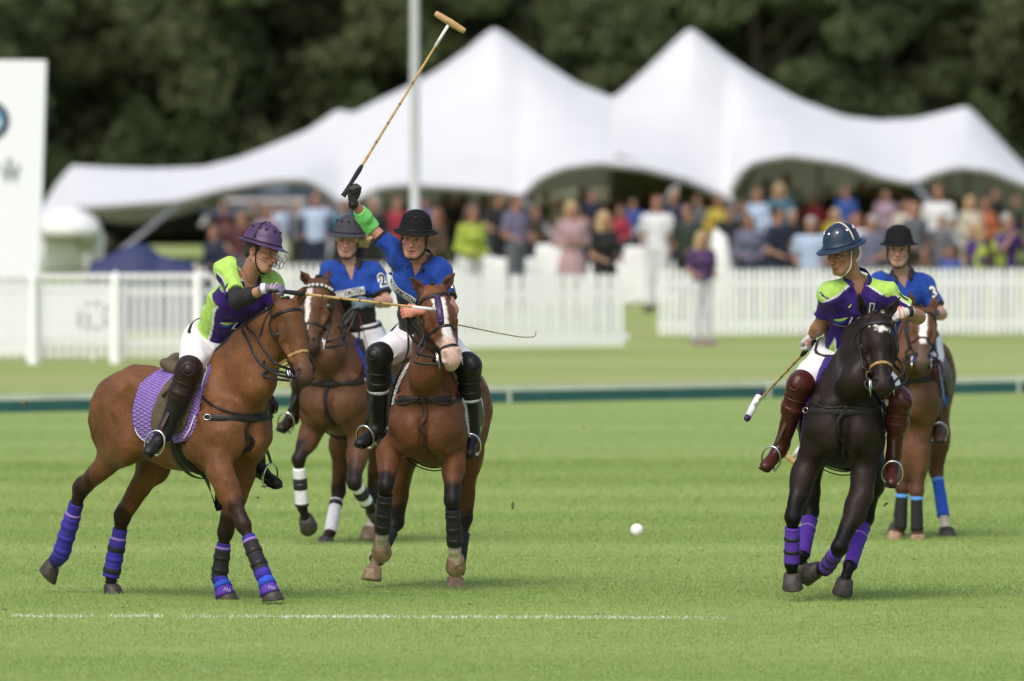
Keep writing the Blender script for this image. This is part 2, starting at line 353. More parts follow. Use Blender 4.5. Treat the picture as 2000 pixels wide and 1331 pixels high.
fence(W(-60, 700, 151.5)*V3(1, 1, 0), W(412, 700, 152.6)*V3(1, 1, 0), 'white fence with flat top rail and stout posts at the far left', .118, 1.13, (.28, .95), toprail=True, pointed=False, post=(.87, 1.149))
fence(W(414, 700, 155.6)*V3(1, 1, 0), W(1230, 700, 158.4)*V3(1, 1, 0), 'long white picket fence across the middle, ending at the gap', .105, 1.14, (.25, .85), gap=.12, w_=.078)
fence(W(1285, 700, 170)*V3(1, 1, 0), W(2080, 700, 171.5)*V3(1, 1, 0), 'white picket fence on the right, behind the near-black horse', .093, 1.08, (.25, .85))
def gz(x, y): return V3(x, y, float(rise(y)))
fence(gz(*W(240, 0, 196)[:2]), gz(*W(1330, 0, 197)[:2]), 'second white picket fence standing close behind the long middle one', .12, .80, (.2, .6))
# ======================= white board with a round emblem, flagpole =======================
M_board = mat('white_board_skin', (.76, .78, .82), .45); M_gry = mat('grey_print', (.22, .26, .27), .6); M_navy = mat('navy_enamel', (.012, .03, .075), .4); M_sky = mat('sky_blue_enamel', (.08, .30, .62), .4)
Yb_ = 160.; bz = W(0, 118, Yb_)[2]; bx = W(90, 0, Yb_)[0]; bd = empty('display_board', (bx-1.2, Yb_, 0), 'tall white display board with a round blue emblem at the left edge', 'sign')
V = [(bx-2.6, Yb_, 0), (bx-.13, Yb_, 0), (bx, Yb_, bz), (bx-2.45, Yb_, bz+.02)]; V += [(x, y+.35, z) for x, y, z in V]; mk('panel', V, [(0, 1, 2, 3), (7, 6, 5, 4), (1, 5, 6, 2), (0, 3, 7, 4), (3, 2, 6, 7), (0, 4, 5, 1)], M_board, bd, False)
def disc(c, r, a0=0, a1=360, n=40, y=0): t = [math.radians(a0+(a1-a0)*i/n) for i in range(n+1)]; return [V3(c)+V3(0, -y, 0)]+[V3(c)+V3(r*math.cos(q), -y, r*math.sin(q)) for q in t], [(0, i+1, i+2) for i in range(n)]
ec = W(-20, 235, Yb_-.02); er = 38/FPX*Yb_
V, F = disc(ec, er, y=.004); mk('emblem_ring', V, F, M_navy, bd, False); V, F = disc(ec, er*.93, y=.006); V, F = disc(ec, er*.66, y=.008); mk('emblem_disc', V, F, M_board, bd, False)
for a in (0, 180): V, F = disc(ec, er*.64, a, a+90, 16, y=.012); mk('emblem_quarter', V, F, M_sky, bd, False)
V, F = disc(ec, er*.64, 270, 360, 12, y=.012); mk('emblem_quarter', V, F, mat('pale_blue_enamel', (.45, .60, .75), .4), bd, False)
def flat_text(txt, c, h, m, parent, wid=1., name='lettering', yaw=0):
    cu = bpy.data.curves.new(name, 'FONT'); cu.body = txt; cu.size = h/.7; cu.align_x = 'CENTER'; cu.align_y = 'CENTER'; cu.offset = .01
    to = bpy.data.objects.new(name, cu); COL.objects.link(to); me = bpy.data.meshes.new_from_object(to.evaluated_get(bpy.context.evaluated_depsgraph_get())); bpy.data.objects.remove(to); me.materials.clear(); me.materials.append(m); me.name = name
    o = bpy.data.objects.new(name, me); COL.objects.link(o); o.parent = parent; o.rotation_euler = (math.pi/2, 0, 0); o.scale = (wid, 1, 1); o.location = V3(c)-origin(parent); return o
flat_text('W', W(20, 340, Yb_-.03), .22, M_gry, bd, .8); flat_text('Y', W(18, 320, Yb_-.03), .12, M_gry, bd, .8)
ns = empty('number_sign', W(178, 660, 153.6)*V3(1, 1, 0), 'white hoarding reading 63 close behind the left fence', 'sign'); c_ = W(178, 622, 153.6); V, F = box(c_+V3(-.72, .6, .08), (2.25, .03, .74)); mk('panel', V, F, M_board, ns, False)
flat_text('63', c_+V3(0, .575, 0), .40, M_gry, ns, .75); V, F = box(V3(c_[0], c_[1]+.65, c_[2]/2), (.05, .05, c_[2])); mk('post', V, F, M_whitep, ns, False)
Yp = 172.; px_ = W(810, 0, Yp)[0]; fp = empty('flagpole', (px_, Yp, 0), 'tall pale grey flagpole in front of the tents', 'flagpole')
V, F = tube([(px_, Yp, z) for z in (0, .4, .42, 3, 6, 8.5)], [.11, .11, .078, .074, .070, .055], 16, up=(0, 1, 0)); mk('pole', V, F, mat('pale_metal', (.52, .54, .55), .45, .2), fp); V, F = ball((px_, Yp, 8.55), .09); mk('finial', V, F, M_steel, fp)
# ======================= tents =======================
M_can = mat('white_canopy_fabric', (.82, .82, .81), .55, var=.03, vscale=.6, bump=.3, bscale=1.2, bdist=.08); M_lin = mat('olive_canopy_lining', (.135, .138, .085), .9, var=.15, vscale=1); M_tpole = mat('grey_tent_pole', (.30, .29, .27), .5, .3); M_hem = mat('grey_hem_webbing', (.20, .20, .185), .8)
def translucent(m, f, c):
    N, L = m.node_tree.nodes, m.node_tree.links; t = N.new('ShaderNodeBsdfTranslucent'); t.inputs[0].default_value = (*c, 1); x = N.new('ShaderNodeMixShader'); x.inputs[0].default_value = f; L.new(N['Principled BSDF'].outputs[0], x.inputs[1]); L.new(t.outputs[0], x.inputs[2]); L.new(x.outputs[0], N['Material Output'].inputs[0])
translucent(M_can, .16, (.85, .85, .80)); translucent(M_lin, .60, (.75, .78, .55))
M_tie = mat('grey_ratchet_strap', (.33, .32, .30), .8)
def tent(label, ridge, hem, Yf, Yr, x0, x1, ties, poles):
    """stretch tent: hem curve in front, ridge line with peaks, the same again behind"""
    us = np.arange(x0, x1+1, 6.); rz = W(0, 0, Yr)[2]*0+CAMZ-(np.interp(us, *zip(*ridge))-HV)*Yr/FPX; hz = CAMZ-(np.interp(us, *zip(*hem))-HV)*Yf/FPX
    k = np.array([.1, .2, .4, .2, .1]); sm = lambda a: np.convolve(np.pad(a, 2, 'edge'), k, 'valid'); rz, hz = sm(rz), sm(sm(hz)); rows = []
    X = (us-1000)*Yr/FPX; bz_ = sm(sm(np.full(len(us), 1.6)+.45*np.sin(X*.9)))
    kk = np.hanning(61); kk /= kk.sum(); rz_s = np.convolve(np.pad(rz, 30, 'edge'), kk, 'valid'); n_ = 14
    for j in range(n_+1): t = j/n_; p = t**(1.35+.5*np.clip(rz-4.2, 0, 2)); rt = rz_s+(rz-rz_s)*t**2.2; rows.append(np.stack([X*Yf/Yr*(1-t)+X*t, np.full(len(us), Yf+(Yr-Yf)*t), hz+(rt-hz)*(.55*t+.45*p)], 1))
    for j in range(1, n_+1): t = 1-j/n_; rows.append(np.stack([X, np.full(len(us), Yr+(Yr-Yf)*(1-t)*.9), bz_+(rz-bz_)*(.45*t+.55*t**1.6)], 1))
    m_, nn = len(rows), len(us); V = np.concatenate(rows); F = [(j*nn+i, j*nn+i+1, (j+1)*nn+i+1, (j+1)*nn+i) for j in range(m_-1) for i in range(nn-1)]
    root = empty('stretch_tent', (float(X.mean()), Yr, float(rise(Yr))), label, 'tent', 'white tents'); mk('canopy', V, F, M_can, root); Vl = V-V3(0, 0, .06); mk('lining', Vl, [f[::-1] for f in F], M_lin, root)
    V2, F2 = tube(rows[0]-V3(0, .02, .04), .055, 8); mk('hem', V2, F2, M_hem, root)
    V2, F2 = tube(rows[-1]-V3(0, -.02, .04), .055, 8); mk('hem', V2, F2, M_hem, root)
    for ss in (0, -1): V2, F2 = tube(np.array([r[ss] for r in rows])-V3(0, 0, .02), .045, 8); mk('edge_cord', V2, F2, M_can, root)
    for (a, b, Ya, Yb2) in ties:
        p, q = W(*a, Ya), W(*b, Yb2); q[2] = max(q[2], rise(Yb2)+.02); V2, F2 = tube([p, lerp(p, q, .5), q], .075, 8, up=(0, 1, .2), flat=.4); mk('tie_strap', V2, F2, M_tie, root)
    for (u, v, Y) in poles: p = W(u, v, Y); g = float(rise(Y)); V2, F2 = tube([(p[0], Y, g), (p[0], Y, p[2])], .05, 12, up=(0, 1, 0)); mk('tent_pole', V2, F2, M_tpole, root)
    return root
R_ = [(60, 425), (75, 420), (105, 365), (140, 322), (200, 327), (300, 330), (400, 326), (470, 308), (540, 280), (600, 255), (640, 228), (660, 213), (690, 222), (720, 205), (790, 172), (850, 140), (910, 98), (940, 72), (967, 53), (1000, 76), (1060, 120), (1130, 165), (1200, 192)]
R2_ = [(1195, 200), (1200, 190), (1230, 165), (1280, 118), (1320, 78), (1349, 53), (1378, 76), (1420, 110), (1480, 150), (1560, 195), (1650, 228), (1720, 236), (1790, 232), (1850, 217), (1890, 207), (1930, 248), (1970, 292), (2010, 335), (2060, 370)]
H_ = [(60, 428), (75, 425), (170, 405), (350, 392), (430, 370), (530, 352), (598, 350), (635, 372), (668, 402), (700, 388), (740, 366), (800, 360), (900, 366), (985, 374), (1018, 386), (1050, 350), (1100, 327), (1170, 318), (1260, 328), (1340, 350), (1390, 372), (1428, 392)]
H2_ = [(1195, 300), (1300, 332), (1400, 378), (1428, 396), (1433, 350), (1470, 316), (1540, 303), (1650, 319), (1720, 345), (1785, 358), (1820, 340), (1870, 326), (1930, 332), (2000, 360), (2060, 385)]
tent('broad white stretch tent with its tallest peak left of centre', R_+[(1230, 215), (1300, 250), (1428, 330)], H_, 233, 248, 76, 1428,
     [((350, 398), (115, 590), 232, 200), ((1335, 350), (1115, 590), 232, 200), ((1016, 382), (1185, 590), 232, 200), ((668, 402), (608, 590), 232, 200), ((160, 405), (178, 480), 232, 226), ((428, 378), (395, 440), 238, 232)], [(967, 60, 248), (660, 220, 248), (140, 330, 248), (410, 330, 248), (1365, 360, 242)])
tent('white stretch tent on the right with a steep peak and a lower far one', R2_, H2_, 235, 249.5, 1199, 2056, [((1428, 394), (1576, 590), 232, 200), ((1785, 356), (1965, 590), 234, 200), ((1470, 330), (1440, 400), 246, 246)], [(1349, 60, 249.5), (1890, 212, 249.5), (1850, 330, 242), (1600, 320, 242)])
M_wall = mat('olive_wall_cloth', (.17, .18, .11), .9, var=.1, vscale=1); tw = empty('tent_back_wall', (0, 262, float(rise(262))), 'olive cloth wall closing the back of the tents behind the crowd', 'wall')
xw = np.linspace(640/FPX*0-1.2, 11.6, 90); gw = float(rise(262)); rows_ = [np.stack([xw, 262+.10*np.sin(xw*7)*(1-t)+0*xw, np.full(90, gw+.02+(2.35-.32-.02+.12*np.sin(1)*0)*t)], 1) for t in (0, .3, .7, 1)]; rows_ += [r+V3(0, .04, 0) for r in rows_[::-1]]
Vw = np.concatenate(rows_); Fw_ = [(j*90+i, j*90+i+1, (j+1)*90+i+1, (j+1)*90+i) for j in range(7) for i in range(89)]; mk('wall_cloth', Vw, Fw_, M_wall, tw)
# ======================= wood behind =======================
M_leaf = mat('leaf_green', rough=.75, vcol=True, spec=.15, var=.35, vscale=.35); M_bark = mat('grey_bark', (.06, .048, .036), .9, var=.4, vscale=3, bump=.6, bscale=12, bdist=.05)
oi = M_leaf.node_tree.nodes.new('ShaderNodeObjectInfo'); hs = M_leaf.node_tree.nodes.new('ShaderNodeHueSaturation'); mr_ = M_leaf.node_tree.nodes.new('ShaderNodeMapRange'); mr_.inputs[3].default_value = .480; mr_.inputs[4].default_value = .525
L_ = M_leaf.node_tree.links; bs_ = M_leaf.node_tree.nodes['Principled BSDF']; src_ = bs_.inputs['Base Color'].links[0].from_socket; L_.new(oi.outputs['Random'], mr_.inputs[0]); L_.new(mr_.outputs[0], hs.inputs['Hue']); L_.new(src_, hs.inputs['Color']); L_.new(hs.outputs[0], bs_.inputs['Base Color'])
def crown_mesh(seed, n=14000, h=13., r=5.5):
    g = np.random.default_rng(seed); K = 85; th = g.uniform(0, 6.28, K); zz = g.uniform(.03, 1, K); rr = r*np.sqrt(np.clip(1-((zz-.42)/.62)**2, .05, 1))*g.uniform(.45, 1, K); cc = np.stack([rr*np.cos(th), rr*np.sin(th), zz*h], 1); cr = g.uniform(.7, 1.7, K); tone = g.uniform(.6, 1.35, K)
    i = g.integers(0, K, n); d = g.normal(size=(n, 3)); d /= np.linalg.norm(d, axis=1)[:, None]; p = cc[i]+d*(cr[i]*g.uniform(.65, 1.05, n))[:, None]*V3(1, 1, .7)
    a = g.normal(size=(n, 3)); a /= np.linalg.norm(a, axis=1)[:, None]; b = np.cross(a, g.normal(size=(n, 3))); b /= np.linalg.norm(b, axis=1)[:, None]; s = g.uniform(.14, .30, n)[:, None]
    V = np.stack([p-a*s, p+b*s*.6, p+a*s, p-b*s*.6], 1).reshape(-1, 3); C = V3(.112, .142, .066)*(.7+.3*tone[i]*g.uniform(.75, 1.25, n))[:, None]; me = mesh_np('crown', V, np.arange(4*n).reshape(-1, 4), False, np.repeat(C, 4, 0)); me.materials.append(M_leaf); return me
N_ = M_leaf.node_tree.nodes; t_ = N_.new('ShaderNodeBsdfTranslucent'); x_ = N_.new('ShaderNodeMixShader'); x_.inputs[0].default_value = .35; L_.new(hs.outputs[0], t_.inputs[0]); L_.new(bs_.outputs[0], x_.inputs[1]); L_.new(t_.outputs[0], x_.inputs[2]); L_.new(x_.outputs[0], N_['Material Output'].inputs[0])
crowns = [crown_mesh(s) for s in (1, 2, 3, 4)]
def trunk_mesh(seed, h=11.):
    g = np.random.default_rng(seed); ps = []
    P = [(0, 0, -.3), (.1, .05, h*.2), (.0, .2, h*.5), (.3, .1, h*.85)]; ps.append(tube(spline(P, 5), np.linspace(.34, .07, 16), 10, up=(0, 1, 0)))
    for k in range(6): z = h*(.25+.1*k); a = g.uniform(0, 6.28); L2 = 3.6-.35*k; ps.append(tube(spline([(0, .1, z), (math.cos(a)*L2*.5, math.sin(a)*L2*.5, z+1), (math.cos(a)*L2, math.sin(a)*L2, z+2.2)], 4), np.linspace(.13, .03, 9), 6))
    V, F = join(ps); me = mesh_np('trunk', V, F); me.materials.append(M_bark); return me
trunks = [trunk_mesh(s) for s in (5, 6)]
names = ['dark leafy', 'mid green leafy', 'olive green leafy', 'brownish green leafy']
k_ = 0
for row, (Yt, xs_, hs_) in enumerate(((405, np.arange(-21, 24, 4.3), 1.0), (430, np.arange(-24, 27, 4.6), 1.25))):
    for i, x in enumerate(xs_):
        x = x+rng.normal(0, .5); y = Yt+rng.uniform(-5, 5); sc_ = hs_*rng.uniform(.9, 1.12); col_ = W(0, 0, y); u = 1000+x/y*FPX
        where = 'above the round emblem board' if u < 150 else 'above the left tent' if u < 640 else 'behind the flagpole' if u < 880 else 'behind the tallest left peak' if u < 1120 else 'between the two tall peaks' if u < 1300 else 'behind the steep right peak' if u < 1560 else 'above the right tent slope' if u < 1830 else 'at the far right'
        t = empty('broadleaf_tree', (x, y, float(rise(y))), ('%s tree %s' % (names[(i*3+row) % 4], where))+(', front row' if row == 0 else ', back row'), 'tree', 'trees of the wood')
        for nm, me in (('crown', crowns[k_ % 4]), ('trunk', trunks[k_ % 2])):
            o = bpy.data.objects.new(nm, me); COL.objects.link(o); o.parent = t; o.scale = (sc_, sc_, sc_); o.rotation_euler = (0, 0, rng.uniform(0, 6.28))
        k_ += 1
# understorey: one continuous low mass of bramble and hedge at the foot of the wood
n = 60000; X = rng.uniform(-30, 30, n); Y = 398+rng.uniform(0, 5, n); Z = .3+rng.random(n)**1.3*(3.0+1.1*np.sin(X*.9)+.7*np.sin(X*2.3+1)); p = np.stack([X, Y, Z], 1); a = rng.normal(size=(n, 3)); a /= np.linalg.norm(a, axis=1)[:, None]; b = np.cross(a, rng.normal(size=(n, 3))); b /= np.linalg.norm(b, axis=1)[:, None]; s = rng.uniform(.10, .22, n)[:, None]
V = np.stack([p-a*s, p+b*s*.6, p+a*s, p-b*s*.6], 1).reshape(-1, 3); C = V3(.070, .095, .040)*rng.uniform(.6, 1.4, n)[:, None]; tag(mk('undergrowth', V, np.arange(4*n).reshape(-1, 4), M_leaf, None, False, np.repeat(C, 4, 0)), kind='stuff')
# far hillside woodland that closes the view behind the trees
xs2 = np.linspace(-60, 60, 61); zs = np.linspace(0, 1, 14); V = np.array([(x, 445+z*60, .3+z*26+math.sin(x*.4+z*7)*.6) for z in zs for x in xs2]); F = [(j*61+i, j*61+i+1, (j+1)*61+i+1, (j+1)*61+i) for j in range(13) for i in range(60)]
tag(mk('hillside', V, F, mat('wooded_hillside', (.040, .056, .022), .95, var=.4, vscale=.5, bump=1, bscale=1, bdist=1.)), kind='structure')
# ======================= cars, gazebo, tarpaulin, tables =======================
M_glass = mat('tinted_car_glass', (.02, .025, .03), .08, spec=.8); M_tyre = mat('tyre_rubber', (.015, .015, .015), .8)
def car_meshes():
    S = SDF(); S.ell((0, 0, .62), (2.2, .92, .42), k=.2); S.cone((-1.75, 0, .62), (1.75, 0, .66), .42, .40, k=.25, side=(0, 1, 0), q=2.0); S.cone((-1.55, 0, 1.18), (.55, 0, 1.20), .36, .34, k=.25, side=(0, 1, 0), q=1.8)
    def p1(Q, dd): 
        dd = np.maximum(dd, .28-Q[:, 2]); dd = np.maximum(dd, np.abs(Q[:, 1])-.88)
        for x in (-1.35, 1.35): dd = np.maximum(dd, .37-np.sqrt((Q[:, 0]-x)**2+(Q[:, 2]-.33)**2))
        return dd
    V, F = S.mesh(.07, post=p1); a = mesh_np('bodywork', V, F)
    def p2(Q, dd): return np.maximum(dd, np.maximum(np.abs(Q[:, 2]-1.20)-.17, np.abs(np.abs(Q[:, 0]+.5)-.02)*-1+.0*Q[:, 0]-.0)) if False else np.maximum(dd, np.abs(Q[:, 2]-1.20)-.17)
    V, F = S.mesh(.07, infl=.006, post=p2); b = mesh_np('window', V, F); b.materials.append(M_glass)
    V, F = loft([(0, -.11, 0), (0, .11, 0)], [(.33, 0, 0)]*2, [(0, 0, .33)]*2, 20); c = mesh_np('wheel', V, F); c.materials.append(M_tyre); V, F = loft([(0, -.13, 0), (0, .13, 0)], [(.20, 0, 0)]*2, [(0, 0, .20)]*2, 14); d = mesh_np('rim', V, F); d.materials.append(M_tpole); return a, b, c, d
CM = car_meshes()
for (u, Y, yaw, c, lab) in ((318, 262, 8, (.012, .013, .016), 'black car parked under the left end of the tent'), (560, 272, -6, (.02, .022, .026), 'dark grey car parked right of the black one'), (505, 292, 4, (.45, .50, .48), 'pale silver car parked behind the navy blazer man'), (1965, 286, 5, (.10, .13, .13), 'grey green car parked at the right behind the tent end'), (1840, 300, 0, (.30, .34, .36), 'silver blue car behind the white-shirted man on the right')):
    x = (u-1000)*Y/FPX; r = empty('parked_car', (x, Y, float(rise(Y))), lab, 'car', 'cars parked behind the tents'); r.rotation_euler = (0, 0, math.radians(yaw)); m_ = mat('car_paint_%s' % lab.split()[0], c, .25, .3, coat=.6)
    for nm, me in (('bodywork', CM[0].copy()), ('window', CM[1])):
        if nm == 'bodywork': me.materials.append(m_)
        o = bpy.data.objects.new(nm, me); COL.objects.link(o); o.parent = r
    for wx in (-1.35, 1.35):
        for wy in (-.80, .80):
            o = bpy.data.objects.new('wheel', CM[2]); COL.objects.link(o); o.parent = r; o.location = (wx, wy, .33); q = bpy.data.objects.new('rim', CM[3]); COL.objects.link(q); q.parent = o
Yg = 226; gx = W(128, 0, Yg)[0]; gg = float(rise(Yg)); gr = empty('gazebo', (gx, Yg, gg), 'small white domed gazebo beside the display board', 'gazebo')
ps = []; RR = [(1.02, 1.25), (.98, 1.42), (.84, 1.58), (.55, 1.73), (.2, 1.80), (.02, 1.83)]
V, F = loft([(gx, Yg, gg+z-.45) for r, z in RR], [(r*.72, 0, 0) for r, z in RR], [(0, r*.72, 0) for r, z in RR], 24); mk('roof', V, F, M_can, gr)
for a in (45, 135, 225, 315): x, y = gx+.62*math.cos(math.radians(a)), Yg+.62*math.sin(math.radians(a)); V, F = tube([(x, y, gg), (x, y, gg+.86)], .04, 8, up=(0, 1, 0)); mk('leg', V, F, M_whitep, gr)
V, F = box((gx+.1, Yg+.3, gg+.42), (1.3, .04, .84)); mk('side_wall', V, F, M_can, gr)
V, F = box((gx+.42, Yg-.45, gg+.62), (.32, .25, .22)); mk('dark_hamper', V, F, M_lin, gr)
# tarpaulin heap
def drape(name, label, cat, pts, Y, dep, m, h0=0.):
    """cloth thrown over tables: profile in x (photo column, top row), real depth, falling to the ground on every side"""
    us = np.linspace(pts[0][0], pts[-1][0], 40); zt = CAMZ-(np.interp(us, *zip(*pts))-HV)*Y/FPX; X = (us-1000)*Y/FPX; g = float(rise(Y)); rows = []
    for t, f in ((-1., 0), (-.96, .5), (-.86, .93), (-.5, 1.), (0, 1.02), (.5, 1.), (.86, .93), (.96, .5), (1., 0)): rows.append(np.stack([X, Y+dep*t*(1+.04*np.sin(X*9+t)), g+(zt-g)*f+.02*np.sin(X*14+t*5)*(0 < f < 1)], 1))
    V = np.concatenate(rows); n = len(us); F = [(j*n+i, j*n+i+1, (j+1)*n+i+1, (j+1)*n+i) for j in range(8) for i in range(n-1)]; F += [tuple(j*n for j in range(9)), tuple(j*n+n-1 for j in range(8, -1, -1))]
    o = mk(name, V, F, m); tag(o, label, cat); return o
drape('tarpaulin', 'navy blue tarpaulin thrown over stacked furniture behind the left fence', 'tarpaulin', [(172, 528), (176, 514), (200, 508), (232, 492), (258, 480), (290, 482), (312, 500), (340, 510), (372, 514), (382, 528)], 180, .6, mat('navy_tarpaulin', (.020, .028, .100), .7, bump=.6, bscale=5, bdist=.05))
def table(u, wpx, vtop, Y, label):
    x0, x1 = (u-wpx/2-1000)*Y/FPX, (u+wpx/2-1000)*Y/FPX; zt = CAMZ-(vtop-HV)*Y/FPX; g = float(rise(Y)); t = empty('clothed_table', ((x0+x1)/2, Y, g), label, 'table', 'white clothed tables'); cx, hw = (x0+x1)/2, (x1-x0)/2
    n = 48; th = np.arange(n)*2*math.pi/n; C = []; rows = []
    for z, e, wv in ((zt, .0, 0), (zt-.012, .012, 0), (zt-.10, .022, .006), (g+.35, .05, .02), (g+.02, .07, .03)):
        c, s = np.cos(th), np.sin(th); c, s = np.sign(c)*np.abs(c)**.25, np.sign(s)*np.abs(s)**.25; r = 1+0*th; rows.append(np.stack([cx+c*(hw+e+wv*np.sin(th*12)), Y+s*(.38+e+wv*np.sin(th*12)), np.full(n, z)], 1))
    V = np.concatenate(rows); F = [(j*n+i, (j+1)*n+i, (j+1)*n+(i+1) % n, j*n+(i+1) % n) for j in range(4) for i in range(n)]+[tuple(range(n))]; mk('tablecloth', V, F, M_can, t)
    for sx in (-1, 1):
        for sy in (-1, 1): V, F = box((cx+sx*(hw-.06), Y+sy*.3, (g+zt)/2-.02), (.04, .04, zt-g-.03)); mk('leg', V, F, M_tpole, t)
table(1267, 92, 482, 205, 'tall white clothed table in front of the white-shirted man'); table(930, 70, 500, 200, 'white clothed table in front of the lime jacket woman'); table(1080, 62, 478, 206, 'white clothed table left of the pale pink dress'); table(1005, 80, 505, 199, 'low white clothed table beneath the lavender shirt'); table(1215, 30, 505, 200, 'narrow white clothed table beside the black top blonde')
Yc = 180.; cx = W(1408, 0, Yc)[0]; fr = empty('draped_post', (cx, Yc, 0), 'white cloth draped post standing beside the purple cardigan woman', 'post'); zt = CAMZ-(455-HV)*Yc/FPX
V, F = loft([(cx-.06, Yc, zt), (cx-.03, Yc, zt-.05), (cx, Yc, zt-.5), (cx+.09, Yc, 0)], [(.05, 0, 0), (.12, 0, 0), (.17, 0, 0), (.24, 0, 0)], [(0, .05, 0), (0, .12, 0), (0, .16, 0), (0, .2, 0)], 24); mk('drape', V, F, M_can, fr); V, F = ball((cx-.06, Yc, zt+.01), .05); mk('finial', V, F, M_whitep, fr)
# ======================= horses =======================
class Horse: pass
def bez(a, b, c, t): return V3(a)*(1-t)**2+V3(b)*2*t*(1-t)+V3(c)*t*t
def surf_strap(name, H, pts, width, thick, m, parent, n=8, lift=.002, closed=False, samples=None):
    P = np.asarray(pts, float) if samples else spline(pts, n)
    Q, N = [], []
    for p in P:
        loc, no, i, d = H.bvh.find_nearest(Vector(p))
        if loc is None: continue
        no = V3(no); Q.append(V3(loc)+no*(thick*.5+lift)); N.append(no)
    return ribbon(name, Q, N, width, thick, m, parent, closed)
def ribbon(name, Q, N, width, thick, m, parent, closed=False):
    Q = np.array(Q); N = np.array(N)
    if len(Q) > 4:
        for _ in range(2):
            if closed: N = (np.roll(N, 1, 0)+N+np.roll(N, -1, 0)); Q = (np.roll(Q, 1, 0)+2*Q+np.roll(Q, -1, 0))/4
            else: N[1:-1] = N[:-2]+N[1:-1]+N[2:]; Q[1:-1] = (Q[:-2]+2*Q[1:-1]+Q[2:])/4
            N /= np.linalg.norm(N, axis=1)[:, None]+1e-9
    T = np.gradient(Q, axis=0) if not closed else np.roll(Q, -1, 0)-np.roll(Q, 1, 0)
    A = np.cross(T, N); A /= np.linalg.norm(A, axis=1)[:, None]+1e-9
    V, F = loft(Q, A*width/2, N*thick/2, 8, closed, True, .6)
    return mk(name, V, F, m, parent)
def ring_strap(name, H, c, A, B, R, width, thick, m, parent, a0=0, a1=360, n=40, lift=.002, maxd=None):
    Q, N = [], []; cl = abs(a1-a0) >= 360
    for i in range(n):
        t = math.radians(a0+(a1-a0)*i/(n if cl else n-1)); d = math.cos(t)*V3(A)+math.sin(t)*V3(B); o = V3(c)+d*R
        loc, no, k, dd = H.bvh.ray_cast(Vector(o), Vector(-d), R)
        if loc is None: continue
        if maxd and np.linalg.norm(V3(loc)-V3(c)) > maxd: continue
        no = V3(no); no = nrm(no+d); Q.append(V3(loc)+no*(thick*.5+lift)); N.append(no)
    if len(Q) < 3: return None
    return ribbon(name, Q, N, width, thick, m, parent, cl)
def hoof(name, c, dn, toe, m, parent, sz=1.22):
    dn = nrm(dn); toe = nrm(V3(toe)-dn*dn.dot(V3(toe))); sd_ = np.cross(dn, toe); C, A, B = [], [], []
    for t, rf, rl, o in ((-.10, .034, .034, 0), (0, .042, .042, .0), (.08, .046, .045, .004), (.5, .053, .050, .014), (.93, .060, .056, .026), (1., .058, .054, .027)):
        C.append(V3(c)+dn*(t*.075*sz)+toe*o*sz); A.append(toe*rf*sz); B.append(sd_*rl*sz)
    V, F = loft(C, A, B, 18); o = mk(name, V, F, m, parent)
    return o
def wrap(H, a, b, r0, r1, m, straps=(), name='leg_wrap', bulge=.0022, flare=0, nseg=9, q=1.0):
    """bandage or boot round a cannon, a = top, b = bottom"""
    a, b = V3(a), V3(b); t = np.linspace(0, 1, nseg*2+1); P = a+(b-a)*t[:, None]
    r = r0+(r1-r0)*t+bulge*np.where(np.arange(len(t)) % 2, .5, -.5)*.6; r[0] += flare; r[-1] += flare*.6
    V, F = tube(P, r, 18, up=(0.13, .9, .1)); o = mk(name, V, F, m, H.root)
    for (tt, ms, wd) in straps:
        c = lerp(a, b, tt); d = nrm(b-a)*wd/2; rr = (r0+(r1-r0)*tt)+.005
        V, F = tube([c-d, c-d*.6, c+d*.6, c+d], [rr-.003, rr, rr, rr-.003], 18, up=(0.13, .9, .1)); mk('strap', V, F, ms, o)
    return o
